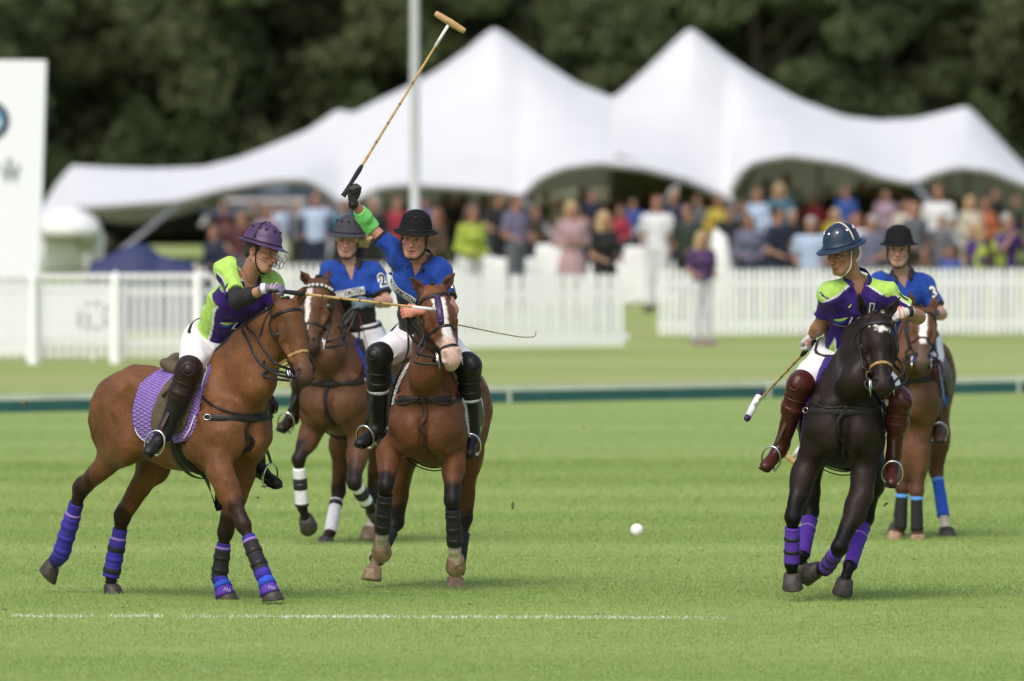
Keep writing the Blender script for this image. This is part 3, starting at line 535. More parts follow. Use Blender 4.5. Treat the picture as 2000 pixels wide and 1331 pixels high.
def horse(sp):
    H = Horse(); th = math.radians(sp['yaw']); ph = math.radians(sp.get('pitch', 0)); Y0 = FPX/sp['s']
    O = W(sp['u0'], 0, Y0); O[2] = 0
    F0 = V3(math.cos(th), -math.sin(th), 0); Lf = V3(math.sin(th), math.cos(th), 0); U0 = V3(0, 0, 1)
    Fd = F0*math.cos(ph)+U0*math.sin(ph); Ud = U0*math.cos(ph)-F0*math.sin(ph); sc = sp.get('size', 1)
    H.B = B = lambda x, y, z: O+V3(0, 0, 1.1*sc+sp.get('lift', 0))+(Fd*x+Lf*y*sp.get('wide', 1)+Ud*(z-1.1))*sc
    H.O, H.F, H.L, H.U, H.F0, H.Y0, H.s = O, Fd, Lf, Ud, F0, Y0, sp['s']
    def K(u, v, mode, val):
        Y = Y0
        for _ in range(3):
            X = (u-1000)*Y/FPX-O[0]
            if mode == 'f': lat = (X-val*F0[0])/Lf[0]; Y = Y0+val*F0[1]+lat*Lf[1]
            elif mode == 'l': x = (X-val*Lf[0])/F0[0]; Y = Y0+x*F0[1]+val*Lf[1]
            else: Y = Y0+val
        return W(u, v, Y)
    H.K = K
    H.root = empty('horse', O, sp['label'], 'horse', 'polo horses in play'); S = SDF(); H.S = S
    coat = V3(sp['coat']); dark = V3(sp['dark']); mid = coat*.55+dark*.45; T = SDF(); C = T
    E = np.array([Fd, Lf, Ud]); k = .07
    C.ell(B(.28, 0, 1.15), (.36*sc, .235*sc, .35*sc), E, k=k); C.ell(B(0, 0, 1.13), (.44*sc, .268*sc, .305*sc), E, k=.1); C.ell(B(-.32, 0, 1.20), (.38*sc, .250*sc, .275*sc), E, k=.1)
    C.ell(B(-.52, 0, 1.235), (.29*sc, .24*sc, .25*sc), E, k=.08); C.cone(B(.40, 0, 1.40), B(.08, 0, 1.37), .085, .07, k=.1)
    C.cone(B(.05, 0, 1.34), B(-.5, 0, 1.42), .09, .10, k=.08)
    for s_ in (1, -1):
        C.cone(B(.30, s_*.09, 1.42), B(.55, s_*.15, 1.06), .08, .12, k=.09, side=Lf, q=.75)          # shoulder blade
        C.cone(B(.53, s_*.13, 1.09), B(.36, s_*.17, .98), .11, .105, k=.07, side=Lf, q=.8)           # upper arm
        C.ell(B(.60, s_*.085, 1.03), (.10, .105, .15), E, k=.04)                                      # breast muscles
        C.ell(B(-.55, s_*.15, 1.17), (.23, .125, .27), E, k=.08)                                      # quarters
        C.cone(B(-.30, s_*.19, 1.40), B(-.36, s_*.21, 1.36), .05, .05, k=.09)                         # hip bone
    S.p += [dict(p) for p in T.p]
    b0_ = lambda s_: B(.50, s_*.20, 1.34); b1_ = K(*sp['poll'])-U0*.20
    for s_ in (1, -1):
        S.cone(B(.46, s_*.235, 1.22), B(.30, s_*.262, 1.02), .020, .026, k=.03, sub=True)             # groove behind the shoulder point
        S.cone(B(.22, s_*.272, 1.30), B(.17, s_*.285, 1.00), .03, .03, k=.05, sub=True)                # behind the shoulder blade
        S.cone(B(.50, s_*.215, 1.16), B(.56, s_*.20, 1.04), .045, .045, k=.04)                        # point of the shoulder
        S.ell(B(-.26, s_*.29, 1.22), (.08, .045, .11), E, k=.06, sub=True)                              # flank hollow
        S.cone(B(-.42, s_*.285, 1.22), B(-.34, s_*.27, .98), .02, .02, k=.05, sub=True)
        S.cone(B(-.62, s_*.265, 1.30), B(-.60, s_*.27, 1.02), .016, .016, k=.05, sub=True)            # between the quarter muscles
        for x_ in (.12, .05, -.02, -.09, -.16): S.cone(B(x_, s_*.288, 1.16), B(x_-.05, s_*.235, .93), .010, .010, k=.016, sub=True)
        S.cone(B(.40, s_*.255, 1.0), B(.56, s_*.215, .93), .020, .015, k=.03, sub=True)
        S.cone(lerp(b0_(s_), b1_, .1), lerp(b0_(s_), b1_, .7), .016, .012, k=.03, sub=True)
    for s_ in (1, -1):
        S.cone(B(.615, s_*.10, 1.20), B(.545, s_*.135, .93), .070, .075, k=.028)
        S.cone(B(.58, s_*.165, 1.22), B(.50, s_*.205, .96), .055, .062, k=.022)
    S.cone(B(.712, 0, 1.16), B(.63, 0, .88), .020, .020, k=.035, sub=True)                             # between the breast muscles
    # legs
    H.legs = []
    for lg in sp['legs']:
        J = [K(*j) for j in lg['j']]; s_ = lg['side']; fr = lg['kind'] == 'front'; H.legs.append((lg, J)); dk = lg.get('dark', dark)
        side = Lf
        if fr:
            el, kn, fe, co = J
            S.cone(B(.44, s_*.15, 1.02), el, .115, .088, k=.07, side=side, q=.85); S.cone(el, kn, .086, .040, k=.03, col=None, side=side, q=.88); S.cone(lerp(el, kn, .02)+F0*.035+Lf*s_*.015, lerp(el, kn, .55)+F0*.016, .062, .030, k=.018); S.cone(lerp(el, kn, .05)-F0*.03-Lf*s_*.02, lerp(el, kn, .6)-F0*.015, .058, .026, k=.018)
            m_ = lerp(el, kn, .3); S.ell(m_, (.07, .07, .10), k=.05)
            S.cone(lerp(el, kn, .55), kn, .052, .044, k=.03, col=mid)
            S.ball(kn, .049, k=.03, col=dk); S.cone(kn, fe, .036, .030, k=.025, col=dk)
            S.cone(lerp(kn, fe, .12)-F0*.006, fe-F0*.012, .022, .022, k=.02, col=dk)
        else:
            st, ho, fe, co = J
            S.cone(B(-.50, s_*.13, 1.22), st, .20, .125, k=.09, side=side, q=.62); S.cone(st, ho, .108, .046, k=.06, side=side, q=.75)
            S.cone(lerp(st, ho, .6), ho, .055, .045, k=.03, col=mid)
            bk = nrm(np.cross(np.cross(st-ho, fe-ho), nrm(st-ho)+nrm(fe-ho))) if False else -nrm((nrm(st-ho)+nrm(fe-ho)))
            S.ball(ho, .048, k=.03, col=dk); S.cone(ho+bk*.035+nrm(st-ho)*.045, ho+bk*.02+nrm(fe-ho)*.06, .022, .024, k=.03, col=dk)
            S.cone(lerp(st, ho, .55)+bk*.03, ho+bk*.035+nrm(st-ho)*.05, .02, .018, k=.03, col=mid)
            S.cone(ho, fe, .040, .033, k=.03, col=dk)
        sk = lg.get('sock'); cl = V3(sk) if sk is not None else dk
        S.ball(fe, .040, k=.02, col=cl); S.cone(fe, co, .031, .036, k=.02, col=cl)
        pal = lg.get('pale'); dn = V3(lg.get('dn', nrm(co-fe)*.4+V3(0, 0, -1))); toe = V3(lg.get('toe', F0))
        hoof('hoof', co, dn, toe, M_hoofp if pal else M_hoof, H.root)
    # neck and head
    P0 = K(*sp['poll']); P1 = K(*sp['mouth']); hv = nrm(P1-P0); fv = V3(sp['face']); fv = nrm(fv-hv*hv.dot(fv)); lv = np.cross(hv, fv); Lh = np.linalg.norm(P1-P0)/.58
    LW, LF = 1.24, 1.10
    H.Hd = Hd = lambda h, f, l: P0+(hv*h+fv*f*LF+lv*l*LW)*Lh
    H.hv, H.fv, H.lv = hv, fv, lv; RH = np.array([hv, fv, lv])
    c0, c1 = B(.24, 0, 1.43), Hd(.03, -.07, 0); cm = bez(c0, B(*sp.get('crest', (.52, 0, 1.62))), c1, .5)
    b0, b1 = B(.46, 0, 1.18), Hd(.16, -.19, 0); bm = bez(b0, B(*sp.get('under', (.66, 0, 1.42))), b1, .5); q0 = B(.36, 0, 1.3); 
    S.cone(c0, cm, .085, .065, k=.06, side=Lf); S.cone(cm, c1, .065, .055, k=.06)
    S.cone(b0, bm, .160, .108, k=.07, side=Lf, q=.78); S.cone(bm, b1, .112, .078, k=.08, side=lv, q=.9)
    S.cone(lerp(c0, b0, .5), lerp(cm, bm, .5), .155, .115, k=.08, side=Lf, q=.66); S.cone(lerp(cm, bm, .5), lerp(c1, b1, .45), .115, .085, k=.08, side=lv, q=.85)
    for s_ in (1, -1): S.cone(lerp(b0, c0, .2)+Lf*s_*.095, lerp(b1, c1, .2)+lv*s_*.035, .066, .042, k=.05)
    mz = V3(sp.get('muzzle', dark)); z = Lh
    def HC(a, b, ra, rb, **kw): S.cone(Hd(*a), Hd(*b), ra*z*1.14, rb*z*1.14, **kw)
    def HE(c, r, **kw): S.ell(Hd(*c), np.array(r)*z*V3(1.05, LF, LW), RH, **kw)
    HE((.07, -.075, 0), (.11, .085, .088), k=.03)                                     # poll and brain case
    HC((.12, -.075, 0), (.46, -.062, 0), .085, .047, k=.03, side=lv, q=.92)
    HC((.10, -.03, 0), (.22, -.028, 0), .045, .045, k=.04, side=lv, q=1.5); HC((.22, -.03, 0), (.50, -.042, 0), .040, .034, k=.03)   # forehead, nasal bone
    for s_ in (1, -1):
        HE((.20, -.155, s_*.052), (.105, .095, .032), k=.03)                          # cheek
        HC((.16, -.045, s_*.078), (.25, -.062, s_*.082), .022, .017, k=.02)           # brow over the eye
        HC((.24, -.085, s_*.082), (.40, -.075, s_*.050), .018, .010, k=.03)           # facial crest
        HE((.205, -.078, s_*.094), (.034, .026, .015), k=.02, sub=True, col=coat*.25+dark*.3, tau=.010)
        HE((.205, -.072, s_*.080), (.026, .022, .020), k=.008, col=dark)
    HC((.20, -.20, 0), (.46, -.118, 0), .050, .030, k=.04)                            # lower jaw
    HE((.50, -.058, 0), (.075, .050, .052), k=.03, col=mz, tau=.03); HE((.545, -.075, 0), (.042, .045, .045), k=.03, col=mz)
    HE((.560, -.090, 0), (.034, .035, .036), k=.015, col=mz*.9); HE((.545, -.128, 0), (.045, .024, .032), k=.006, col=mz*.8)
    for s_ in (1, -1):
        HC((.49, -.035, s_*.036), (.535, -.045, s_*.046), .022, .020, k=.02, col=mz)
        HC((.500, -.022, s_*.046), (.532, -.030, s_*.060), .011, .015, k=.012, sub=True, col=(.012, .008, .008), tau=.008)
        tip = K(*sp['ears'][0 if s_ == sp.get('ear0', -1) else 1]); base = Hd(.01, -.045, s_*.058); ed = nrm(tip-base); es = nrm(np.cross(ed, fv)); Le = min(np.linalg.norm(tip-base), .20*z); tip = base+ed*Le; md = base+ed*Le*.45
        ef = nrm(np.cross(es, ed)); ef = ef if ef.dot(fv) > 0 else -ef; eo = nrm(ef+lv*s_*.35)
        S.cone(base-ed*.02, md, .030*z, .037*z, k=.02, side=ef, q=.62); S.cone(md, tip, .036*z, .006, k=.01, side=ef, q=.55, col=coat*.6+dark*.4, tau=.02)
        S.cone(base+ed*.035+eo*.026, lerp(md, tip, .55)+eo*.014, .020*z, .009*z, k=.010, sub=True, col=mid*.5+dark*.5, tau=.012)
    # tail, tied up for play
    t0 = B(-.76, 0, 1.36); t1 = t0-Fd*.09-Ud*.02; S.cone(B(-.66, 0, 1.38), t0, .06, .045, k=.05)
    S.cone(t0, t1, .038, .030, k=.03, col=dark); S.cone(t1, t1-Ud*.30+Fd*.02, .034, .026, k=.02, col=dark)
    _n1, _n2 = waves(sp['seed'], 10, 14, 34, .0030, False), waves(sp['seed']+1, 8, 22, 55, .0030, True)
    V, Fc = S.mesh(.0102, noise=lambda Q: _n1(Q)+_n2(Q))
    Cc = S.colors(V, coat); H.V = V
    for lg, J in H.legs:
        fr = lg['kind'] == 'front'; dk = V3(lg.get('dark', dark)); a_, b_, c_, d_ = J if fr else J
        def seg(a, b):
            ab = b-a; t = np.clip((V-a)@ab/(ab@ab), 0, 1); return np.linalg.norm(V-(a+t[:, None]*ab), axis=1), t
        d0, t0 = seg(a_, b_); d1, t1 = seg(b_, c_); nz = waves(sp['seed']+2, 8, 20, 60, .16, False)(V)
        w_ = np.where((d0 < .13) & (d0 <= d1), np.clip((t0-(.50 if fr else .70)+nz)/.32, 0, 1), 0); w_ = np.where((d1 < .085) & (d1 <= d0+.004), 1., w_); w_ = w_*w_*(3-2*w_)*np.exp(-((np.maximum(d0, 0)-0)*0))
        keep = 1.
        if lg.get('sock') is not None: w_ = np.where((d1 < .085) & (t1 > .9), 0, w_)
        Cc = Cc*(1-w_[:, None])+dk*w_[:, None]
    # markings with a shape of their own
    rel = (V-P0)/Lh; h_, f_, l_ = rel@hv, rel@fv/LF, rel@lv/LW; onh = (h_ > -.05) & (h_ < .62) & (np.abs(l_) < .14) & (f_ > -.26) & (f_ < .05)
    nzf = waves(sp['seed']+5, 8, 120, 300, 1.0, False)(V)
    def paint(msk, col, soft=.006, f=None):
        w_ = np.clip(msk/soft*.5+.5, 0, 1)[:, None]*onh[:, None]; Cc[:] = Cc*(1-w_)+V3(col)*w_
    up = np.minimum(f_+.062, .02)
    if sp.get('blaze'):
        for (ha, hb, wa, wb, off) in sp['blaze']:
            tt = np.clip((h_-ha)/(hb-ha), 0, 1); paint(np.minimum(np.minimum(h_-ha, hb-h_), np.minimum((wa+(wb-wa)*tt)-np.abs(l_-off), up))+nzf*.004, (.74, .70, .66), .005)
    if sp.get('star'):
        h0, l0, a_, b_ = sp['star']; paint(np.minimum((1-np.sqrt(((h_-h0+.35*(l_-l0))/a_)**2+((l_-l0)/b_)**2))*min(a_, b_)+nzf*.010, up), (.70, .66, .60), .003)
    if sp.get('pink'): paint(np.minimum(h_-.40, f_+.115)+nzf*.006, (.60, .40, .34), .03); 
    for s_ in (1, -1):
        g = np.exp(-(((h_-.518)/.022)**2+((f_+.018)/.018)**2+((l_-s_*.053)/.020)**2))[:, None]*onh[:, None]; Cc[:] = Cc*(1-g)+V3(.01, .007, .007)*g
    # crest line of the hogged mane and a dark forelock
    crest = np.array([bez(c0, B(*sp.get('crest', (.52, 0, 1.62))), c1, t) for t in np.linspace(.05, 1, 14)]+[Hd(-.005, -.03, 0), Hd(.045, -.0, 0)])
    dd = np.min(np.linalg.norm(V[:, None, :]-(crest+Ud*.0)[None], axis=2), 1); lat = np.abs((V-c0)@Lf)
    body = mk('body', V, Fc, M_coat, H.root, cols=Cc); H.body = body; H.bvh = bvh_of(V, Fc)
    mp_, mr_ = [], []
    for i, p in enumerate(crest[:-1]):
        up_ = nrm(V3(*(-(bez(b0, B(.66, 0, 1.42), b1, min(i/14, 1))-p)))); up_ = nrm(up_-Lf*up_.dot(Lf)*.7)
        loc, no, ii, d = H.bvh.ray_cast(Vector(p+up_*.3), Vector(-up_), .35)
        q_ = V3(loc) if loc is not None else p+up_*.06
        mp_.append(q_+up_*.006); mr_.append(up_)
    mp_, mr_ = np.array(mp_), np.array(mr_); mp_[1:-1] = (mp_[:-2]+2*mp_[1:-1]+mp_[2:])/4
    Tn = np.gradient(mp_, axis=0); Aa = np.cross(Tn, mr_); Aa /= np.linalg.norm(Aa, axis=1)[:, None]
    Vm, Fm = loft(mp_, Aa*.014, mr_*.016, 8); mk('mane', Vm, Fm, M_mane, H.root)
    for s_ in (1, -1):
        Ve, Fe = ball(Hd(.205, -.070, s_*.083), .0265*z, 14, 10); mk('eye', Ve, Fe, M_eye, H.root)
    H.T = T; H.sp = sp; H.E = E; H.P0 = P0; H.z = z
    return H
M_mane = mat('hogged_mane_hair', (.012, .009, .008), .75, var=.4, vscale=60, bump=.6, bscale=160)
def bridle(H, nose=.36, mnose=None, brow=None, double=False, flap=None, rings=True):
    Hd, z = H.Hd, H.z; st = M_strap
    hd = empty_part('bridle', H)
    V = ring_strap('noseband', H, Hd(nose, -.09, 0), H.fv, H.lv, .22, .020, .005, mnose or st, hd, 0, 360)
    if double: ring_strap('noseband', H, Hd(.455, -.085, 0), H.fv, H.lv, .2, .020, .005, st, hd, 0, 360)
    ring_strap('browband', H, Hd(.075, -.09, 0), H.fv, H.lv, .24, .024, .006, brow or st, hd, -88, 88)
    for s_ in (1, -1):
        surf_strap('cheekpiece', H, [Hd(-.015, -.10, s_*.05), Hd(.06, -.105, s_*.11), Hd(.16, -.118, s_*.12), Hd(.30, -.115, s_*.10), Hd(.42, -.105, s_*.08), Hd(.475, -.105, s_*.07)], .018, .005, st, hd)
        surf_strap('throatlash', H, [Hd(.0, -.12, s_*.07), Hd(.09, -.17, s_*.11), Hd(.17, -.24, s_*.08), Hd(.2, -.27, s_*.01)], .013, .004, st, hd)
        bp = Hd(.475, -.115, s_*.066)
        V, F = ringtube(bp, H.hv*.036, H.fv*.026, .0045, 20, 6); mk('bit_ring', V, F, M_steel, hd)
        V, F = tube([bp-H.hv*.045, bp, bp+H.hv*.055, bp+H.hv*.075-H.fv*.02], [.005, .006, .005, .004], 8); mk('bit_shank', V, F, M_steel, hd)
        if flap: V, F = box(bp+H.hv*.01-H.lv*s_*.008, (.055, .05, .006), np.array([H.hv, H.fv, H.lv])); mk('bit_guard', V, F, flap, hd)
    surf_strap('headpiece', H, [Hd(-.02, -.10, s) for s in (-.08, -.04, 0, .04, .08)], .024, .006, st, hd)
    return hd
def empty_part(name, H):
    """the crown strap of the bridle: a small real mesh that parents the other straps"""
    V, F = tube([H.Hd(-.018, -.10, -.05), H.Hd(-.035, -.10, 0), H.Hd(-.018, -.10, .05)], .010, 8); return mk(name, V, F, M_strap, H.root)
def saddlery(H, pad=None, flapm=None, girth=M_black, xs=.06, martingale=M_strap, padx=(.02, .33, 1.22, .34), breast_z=1.16, seatm=None, trim=None, fx=.07, mv=.13):
    padx = (padx[0]+mv,)+tuple(padx[1:]); fx += mv
    B, L, U, Fd, T, O = H.B, H.L, H.U, H.F, H.T, H.B(0, 0, 0)
    BS = lambda x, y, z: B(x+mv, y, z)
    def loc(Q): r = Q-O; return r@Fd, r@L, r@U
    def region(xc, hw, zc, hh, infl, th, lift=0.0, pw=4, slant=0.):
        def post(Q, dd):
            x, y, zz = loc(Q); x = x-(zz-zc)*slant
            se = (np.abs((x-xc)/hw)**pw+np.abs((zz-zc)/hh)**pw)**(1/pw)
            return np.maximum(np.maximum(dd, -(dd+th)), (se-1)*min(hw, hh)*.8)
        return post
    def part(name, infl, th, m, reg, h=.012, noise=None):
        V, F = T.mesh(h, infl=infl, post=region(*reg[:4], infl, th, slant=reg[4] if len(reg) > 4 else 0), noise=noise)
        return mk(name, V, F, m, H.root)
    if pad is not None:
        p = part('saddle_pad', .020, .022, pad, padx)
        if trim:
            xc, hw, zc, hh = padx[:4]
            for s_ in (1, -1):
                pts = []
                for t in np.linspace(-60, 240, 44):
                    c_, sn = math.cos(math.radians(t)), math.sin(math.radians(t)); c_, sn = np.sign(c_)*abs(c_)**.5, np.sign(sn)*abs(sn)**.5
                    o = B(xc+hw*.945*c_, s_*.6, zc-hh*.955*sn); h_, n_, i_, d_ = H.bvh.ray_cast(Vector(o), Vector(-L*s_), .7)
                    if h_ is None: continue
                    pts.append((V3(h_), V3(n_)))
                if len(pts) > 5: ribbon('piping', [a+b*.021 for a, b in pts], [b for a, b in pts], .010, .006, trim, p)
    fl = flapm or M_dkbrown
    part('saddle_flap', .036, .024, fl, (fx, .18, 1.28, .225, .25))
    S = SDF(); E = H.E
    S.ell(BS(.02, 0, 1.475), (.26, .15, .06), E, k=.03); S.cone(BS(-.20, -.10, 1.52), BS(-.20, .10, 1.52), .035, .035, k=.05); S.cone(BS(-.20, 0, 1.54), BS(-.16, 0, 1.47), .05, .07, k=.05)
    S.cone(BS(.22, 0, 1.54), BS(.14, 0, 1.47), .035, .07, k=.05); S.ell(BS(0, 0, 1.545), (.17, .09, .05), E, k=.03, sub=True)
    V, F = S.mesh(.015); mk('saddle', V, F, seatm or fl, H.root)
    for dx in ((0, .0) if girth is None else (.0,)):
        ring_strap('girth', H, B(.16+xs, 0, 1.12), L, U, .7, .075, .010, girth or M_black, H.root, -175, -5, 40, lift=.004)
    g2 = ring_strap('overgirth', H, B(.13+xs, 0, 1.12), L, U, .7, .045, .008, M_strap, H.root, -200, 20, 50, lift=.03)
    # breastplate round the chest, from girth to girth
    Q = []
    for t in np.linspace(-80, 80, 44):
        d = Fd*math.cos(math.radians(t))+L*math.sin(math.radians(t)); o = B(.16, 0, breast_z)+U*(.05*abs(t)/86-.02)
        h_, n_, i_, d_ = H.bvh.ray_cast(Vector(o+d*1.0), Vector(-d), 1.1)
        if h_ is not None: Q.append((V3(h_), nrm(V3(n_)+d)))
    b_ = ribbon('breastplate', [a+b*.006 for a, b in Q], [b for a, b in Q], .042, .007, M_strap, H.root)
    for i in (len(Q)//2-9, len(Q)//2+9):
        a, n_ = Q[i]; V, F = ringtube(a+n_*.011, U*.018, np.cross(U, n_)*.024, .003, 12, 5); mk('buckle', V, F, M_steel, b_)
    mid = B(.72, 0, breast_z)
    surf_strap('martingale', H, [mid, B(.72, 0, breast_z-.12), B(.64, 0, .94), B(.52, 0, .86)], .030, .006, martingale, H.root)
    for s_ in (1, -1):
        surf_strap('neck_strap', H, [B(.26, s_*.10, 1.50), B(.38, s_*.22, 1.40), B(.52, s_*.26, 1.28), B(.66, s_*.16, 1.19), mid], .018, .005, M_strap, H.root)
def rein(H, a, b, sag=.06, m=M_strap, w=.009, side=None, mids=()):
    P = [V3(a)]+[V3(x) for x in mids]+[V3(b)]
    if not mids: P = [V3(a), lerp(a, b, .5)+V3(0, 0, -sag), V3(b)]
    Q = spline(P, 8)
    for _ in range(3):
        for i in range(1, len(Q)-1):
            lo_, no_, k_, d_ = H.bvh.find_nearest(Vector(Q[i])); lo_, no_ = V3(lo_), V3(no_); e = (Q[i]-lo_)@no_
            if e < .014 and d_ < .35: Q[i] = lo_+no_*.014
        Q[1:-1] = (Q[:-2]+2*Q[1:-1]+Q[2:])/4
    V, F = tube(Q, w, 8, up=(0.3, 1, 0), flat=.35); return mk('rein', V, F, m, H.root)
BAY = (.20, .072, .025); BAYD = (.026, .014, .010)
def cloth(n, c, **k): return mat(n, c, .8, bump=.35, bscale=60, bdist=.004, var=.12, vscale=40, **k)
M_vio = cloth('violet_neoprene', (.035, .022, .30)); M_violight = cloth('lilac_band', (.28, .16, .50)); M_purp = cloth('purple_bandage', (.085, .025, .33))
M_blkn = cloth('black_neoprene', (.012, .012, .014)); M_whw = cloth('white_bandage', (.74, .74, .76)); M_bluew = cloth('blue_bandage', (.015, .09, .50)); M_skyw = cloth('sky_blue_band', (.10, .30, .75))
def quilt(name, c, s=44):
    m = mat(name, c, .8, var=.08, vscale=20); N, L = m.node_tree.nodes, m.node_tree.links; tc = N.new('ShaderNodeTexCoord'); outs = []
    for d in ((1, .35, 1), (-1, -.35, 1)):
        vm = N.new('ShaderNodeVectorMath'); vm.operation = 'DOT_PRODUCT'; L.new(tc.outputs['Object'], vm.inputs[0]); vm.inputs[1].default_value = d
        a = N.new('ShaderNodeMath'); a.operation = 'MULTIPLY'; a.inputs[1].default_value = s*2.6; L.new(vm.outputs['Value'], a.inputs[0])
        b_ = N.new('ShaderNodeMath'); b_.operation = 'SINE'; L.new(a.outputs[0], b_.inputs[0]); c_ = N.new('ShaderNodeMath'); c_.operation = 'ABSOLUTE'; L.new(b_.outputs[0], c_.inputs[0]); outs.append(c_)
    mn = N.new('ShaderNodeMath'); mn.operation = 'MINIMUM'; L.new(outs[0].outputs[0], mn.inputs[0]); L.new(outs[1].outputs[0], mn.inputs[1])
    pw = N.new('ShaderNodeMath'); pw.operation = 'POWER'; pw.inputs[1].default_value = .5; L.new(mn.outputs[0], pw.inputs[0])
    bp = N.new('ShaderNodeBump'); bp.inputs['Strength'].default_value = 1; bp.inputs['Distance'].default_value = .012; L.new(pw.outputs[0], bp.inputs['Height'])
    L.new(bp.outputs[0], N['Principled BSDF'].inputs['Normal']); return m
M_padv = quilt('quilted_lilac_pad', (.25, .15, .47)); M_padb = quilt('quilted_blue_pad', (.03, .06, .35)); M_padw = quilt('quilted_white_pad', (.6, .6, .6)); M_padk = quilt('quilted_dark_violet_pad', (.05, .02, .22))
M_piping = cloth('white_piping', (.75, .72, .80)); M_rope = mat('braided_rawhide', (.38, .22, .07), .6, var=.5, vscale=90, bump=.8, bscale=160)
SOCK = (.62, .52, .42)
# --- horse 1: bright bay, three-quarter view, left ---
h1 = horse(dict(label='bright bay horse with quilted lilac saddle pad and violet leg boots, leftmost', seed=11, s=303, u0=362, yaw=51, pitch=2.5, coat=(.145, .061, .024), dark=BAYD, muzzle=(.055, .034, .026), lift=.0,
    poll=(566, 588, 'd', -.62), mouth=(607, 742, 'd', -.80), face=(.52, -.85, .1), crest=(.60, 0, 1.66), under=(.78, 0, 1.30),
    ears=[(535, 553, 'd', -.60), (601, 553, 'd', -.55)], ear0=1,
    legs=[dict(kind='front', side=-1, j=[(432, 925, 'l', -.17), (476, 1026, 'l', -.14), (512, 1118, 'l', -.12), (524, 1146, 'l', -.12)], toe=(.75, -.6, 0), dn=(.1, 0, -1)),
          dict(kind='front', side=1, j=[(470, 925, 'l', .14), (440, 1040, 'l', .10), (428, 1128, 'l', .10), (437, 1150, 'l', .10)], toe=(.8, -.6, 0), dn=(.1, 0, -1)),
          dict(kind='hind', side=-1, j=[(250, 868, 'l', -.20), (158, 955, 'l', -.14), (119, 1084, 'l', -.12), (104, 1102, 'l', -.12)], toe=(-.2, .2, -1), dn=(-.55, .15, -.55)),
          dict(kind='hind', side=1, j=[(302, 905, 'l', .16), (240, 1008, 'l', .13), (217, 1124, 'l', .11), (218, 1143, 'l', .11)], toe=(.7, -.7, 0), dn=(0, 0, -1))]))
ws = [('front', M_blkn, M_vio), ('front', M_blkn, M_vio), ('hind', M_vio, M_vio), ('hind', M_vio, M_blkn)]
for (lg, J), (kd, m1, m2) in zip(h1.legs, ws):
    kn, fe, co = J[1], J[2], J[3]
    if kd == 'front':
        wrap(h1, lerp(kn, fe, .24), lerp(kn, fe, .42), .045, .043, M_vio, [(.55, M_violight, .018)])
        w_ = wrap(h1, lerp(kn, fe, .38), lerp(kn, fe, .98), .050, .053, M_blkn, [(.3, M_strap, .03), (.75, M_strap, .03)], name='tendon_boot', flare=.004)
        V, F = tube([lerp(kn, fe, .9), fe, lerp(fe, co, .6)], [.05, .056, .05], 16); mk('fetlock_boot', V, F, M_vio, h1.root)
        V, F = tube([lerp(fe, co, .35), lerp(fe, co, .8), co+V3(.006, -.004, -.028), co+V3(.012, -.008, -.046)], [.044, .052, .064, .068], 18); o = mk('bell_boot', V, F, M_purp, h1.root)
        V, F = tube([lerp(fe, co, .5), lerp(fe, co, .95)], [.053, .060], 18); mk('strap', V, F, cloth('royal_blue_strap', (.02, .07, .5)), o)
        for i_ in range(3):
            p_ = co+V3(.008+.016*i_, -.064, -.001-.004*i_); V, F = tube([p_+V3(-.006, 0, -.010), p_+V3(0, -.001, .012), p_+V3(.006, 0, -.010)], .0025, 5); mk('printed_letter', V, F, M_piping, o)
    else:
        wrap(h1, lerp(kn, fe, .22), lerp(kn, fe, .48), .050, .046, M_vio, [(.62, M_violight, .02)])
        wrap(h1, lerp(kn, fe, .42), lerp(kn, fe, 1.02), .054, .056, m1, [(.22, m2, .035), (.5, M_vio, .03), (.82, m2, .035)], name='tendon_boot', flare=.004)
        V, F = tube([lerp(kn, fe, .95), fe, lerp(fe, co, .7)], [.055, .056, .05], 16); mk('fetlock_boot', V, F, M_vio, h1.root)
bridle(h1, .37, M_rope, flap=cloth('blue_bit_guard', (.03, .05, .30)))
saddlery(h1, M_padv, leather('brown_suede_flap', (.10, .075, .045), .8), padx=(.0, .33, 1.27, .27), trim=M_piping, fx=.10)
# --- horse 2: bay behind, chequered browband ---
h2 = horse(dict(label='brown bay horse with chequered browband and white leg boots, partly hidden behind the leftmost', seed=12, s=266, u0=688, yaw=104, wide=.95, coat=(.105, .048, .024), dark=(.020, .013, .011), muzzle=(.05, .03, .024),
    poll=(614, 545, 'd', -.62), mouth=(596, 682, 'd', -.86), face=(-.5, -.85, .2), crest=(.52, 0, 1.72), under=(.86, 0, 1.36), ears=[(585, 527, 'd', -.6), (645, 522, 'd', -.55)], ear0=1, blaze=[(.05, .42, .024, .012, .012)],
    legs=[dict(kind='front', side=-1, j=[(612, 838, 'f', .46), (583, 897, 'f', .60), (590, 992, 'f', .52), (597, 1012, 'f', .46)], dn=(.25, .7, -.5), toe=(.1, -.2, -1)),
          dict(kind='front', side=1, j=[(700, 868, 'f', .46), (692, 942, 'f', .66), (718, 984, 'f', .46), (726, 996, 'f', .40)], dn=(.4, .9, -.2), toe=(.4, -.1, -1)),
          dict(kind='hind', side=-1, j=[(668, 860, 'f', -.36), (661, 958, 'f', -.42), (645, 1040, 'f', -.22), (638, 1050, 'f', -.20)]),
          dict(kind='hind', side=1, j=[(738, 860, 'f', -.40), (732, 950, 'f', -.50), (726, 1008, 'f', -.34), (722, 1030, 'f', -.32)], sock=SOCK, pale=1)]))
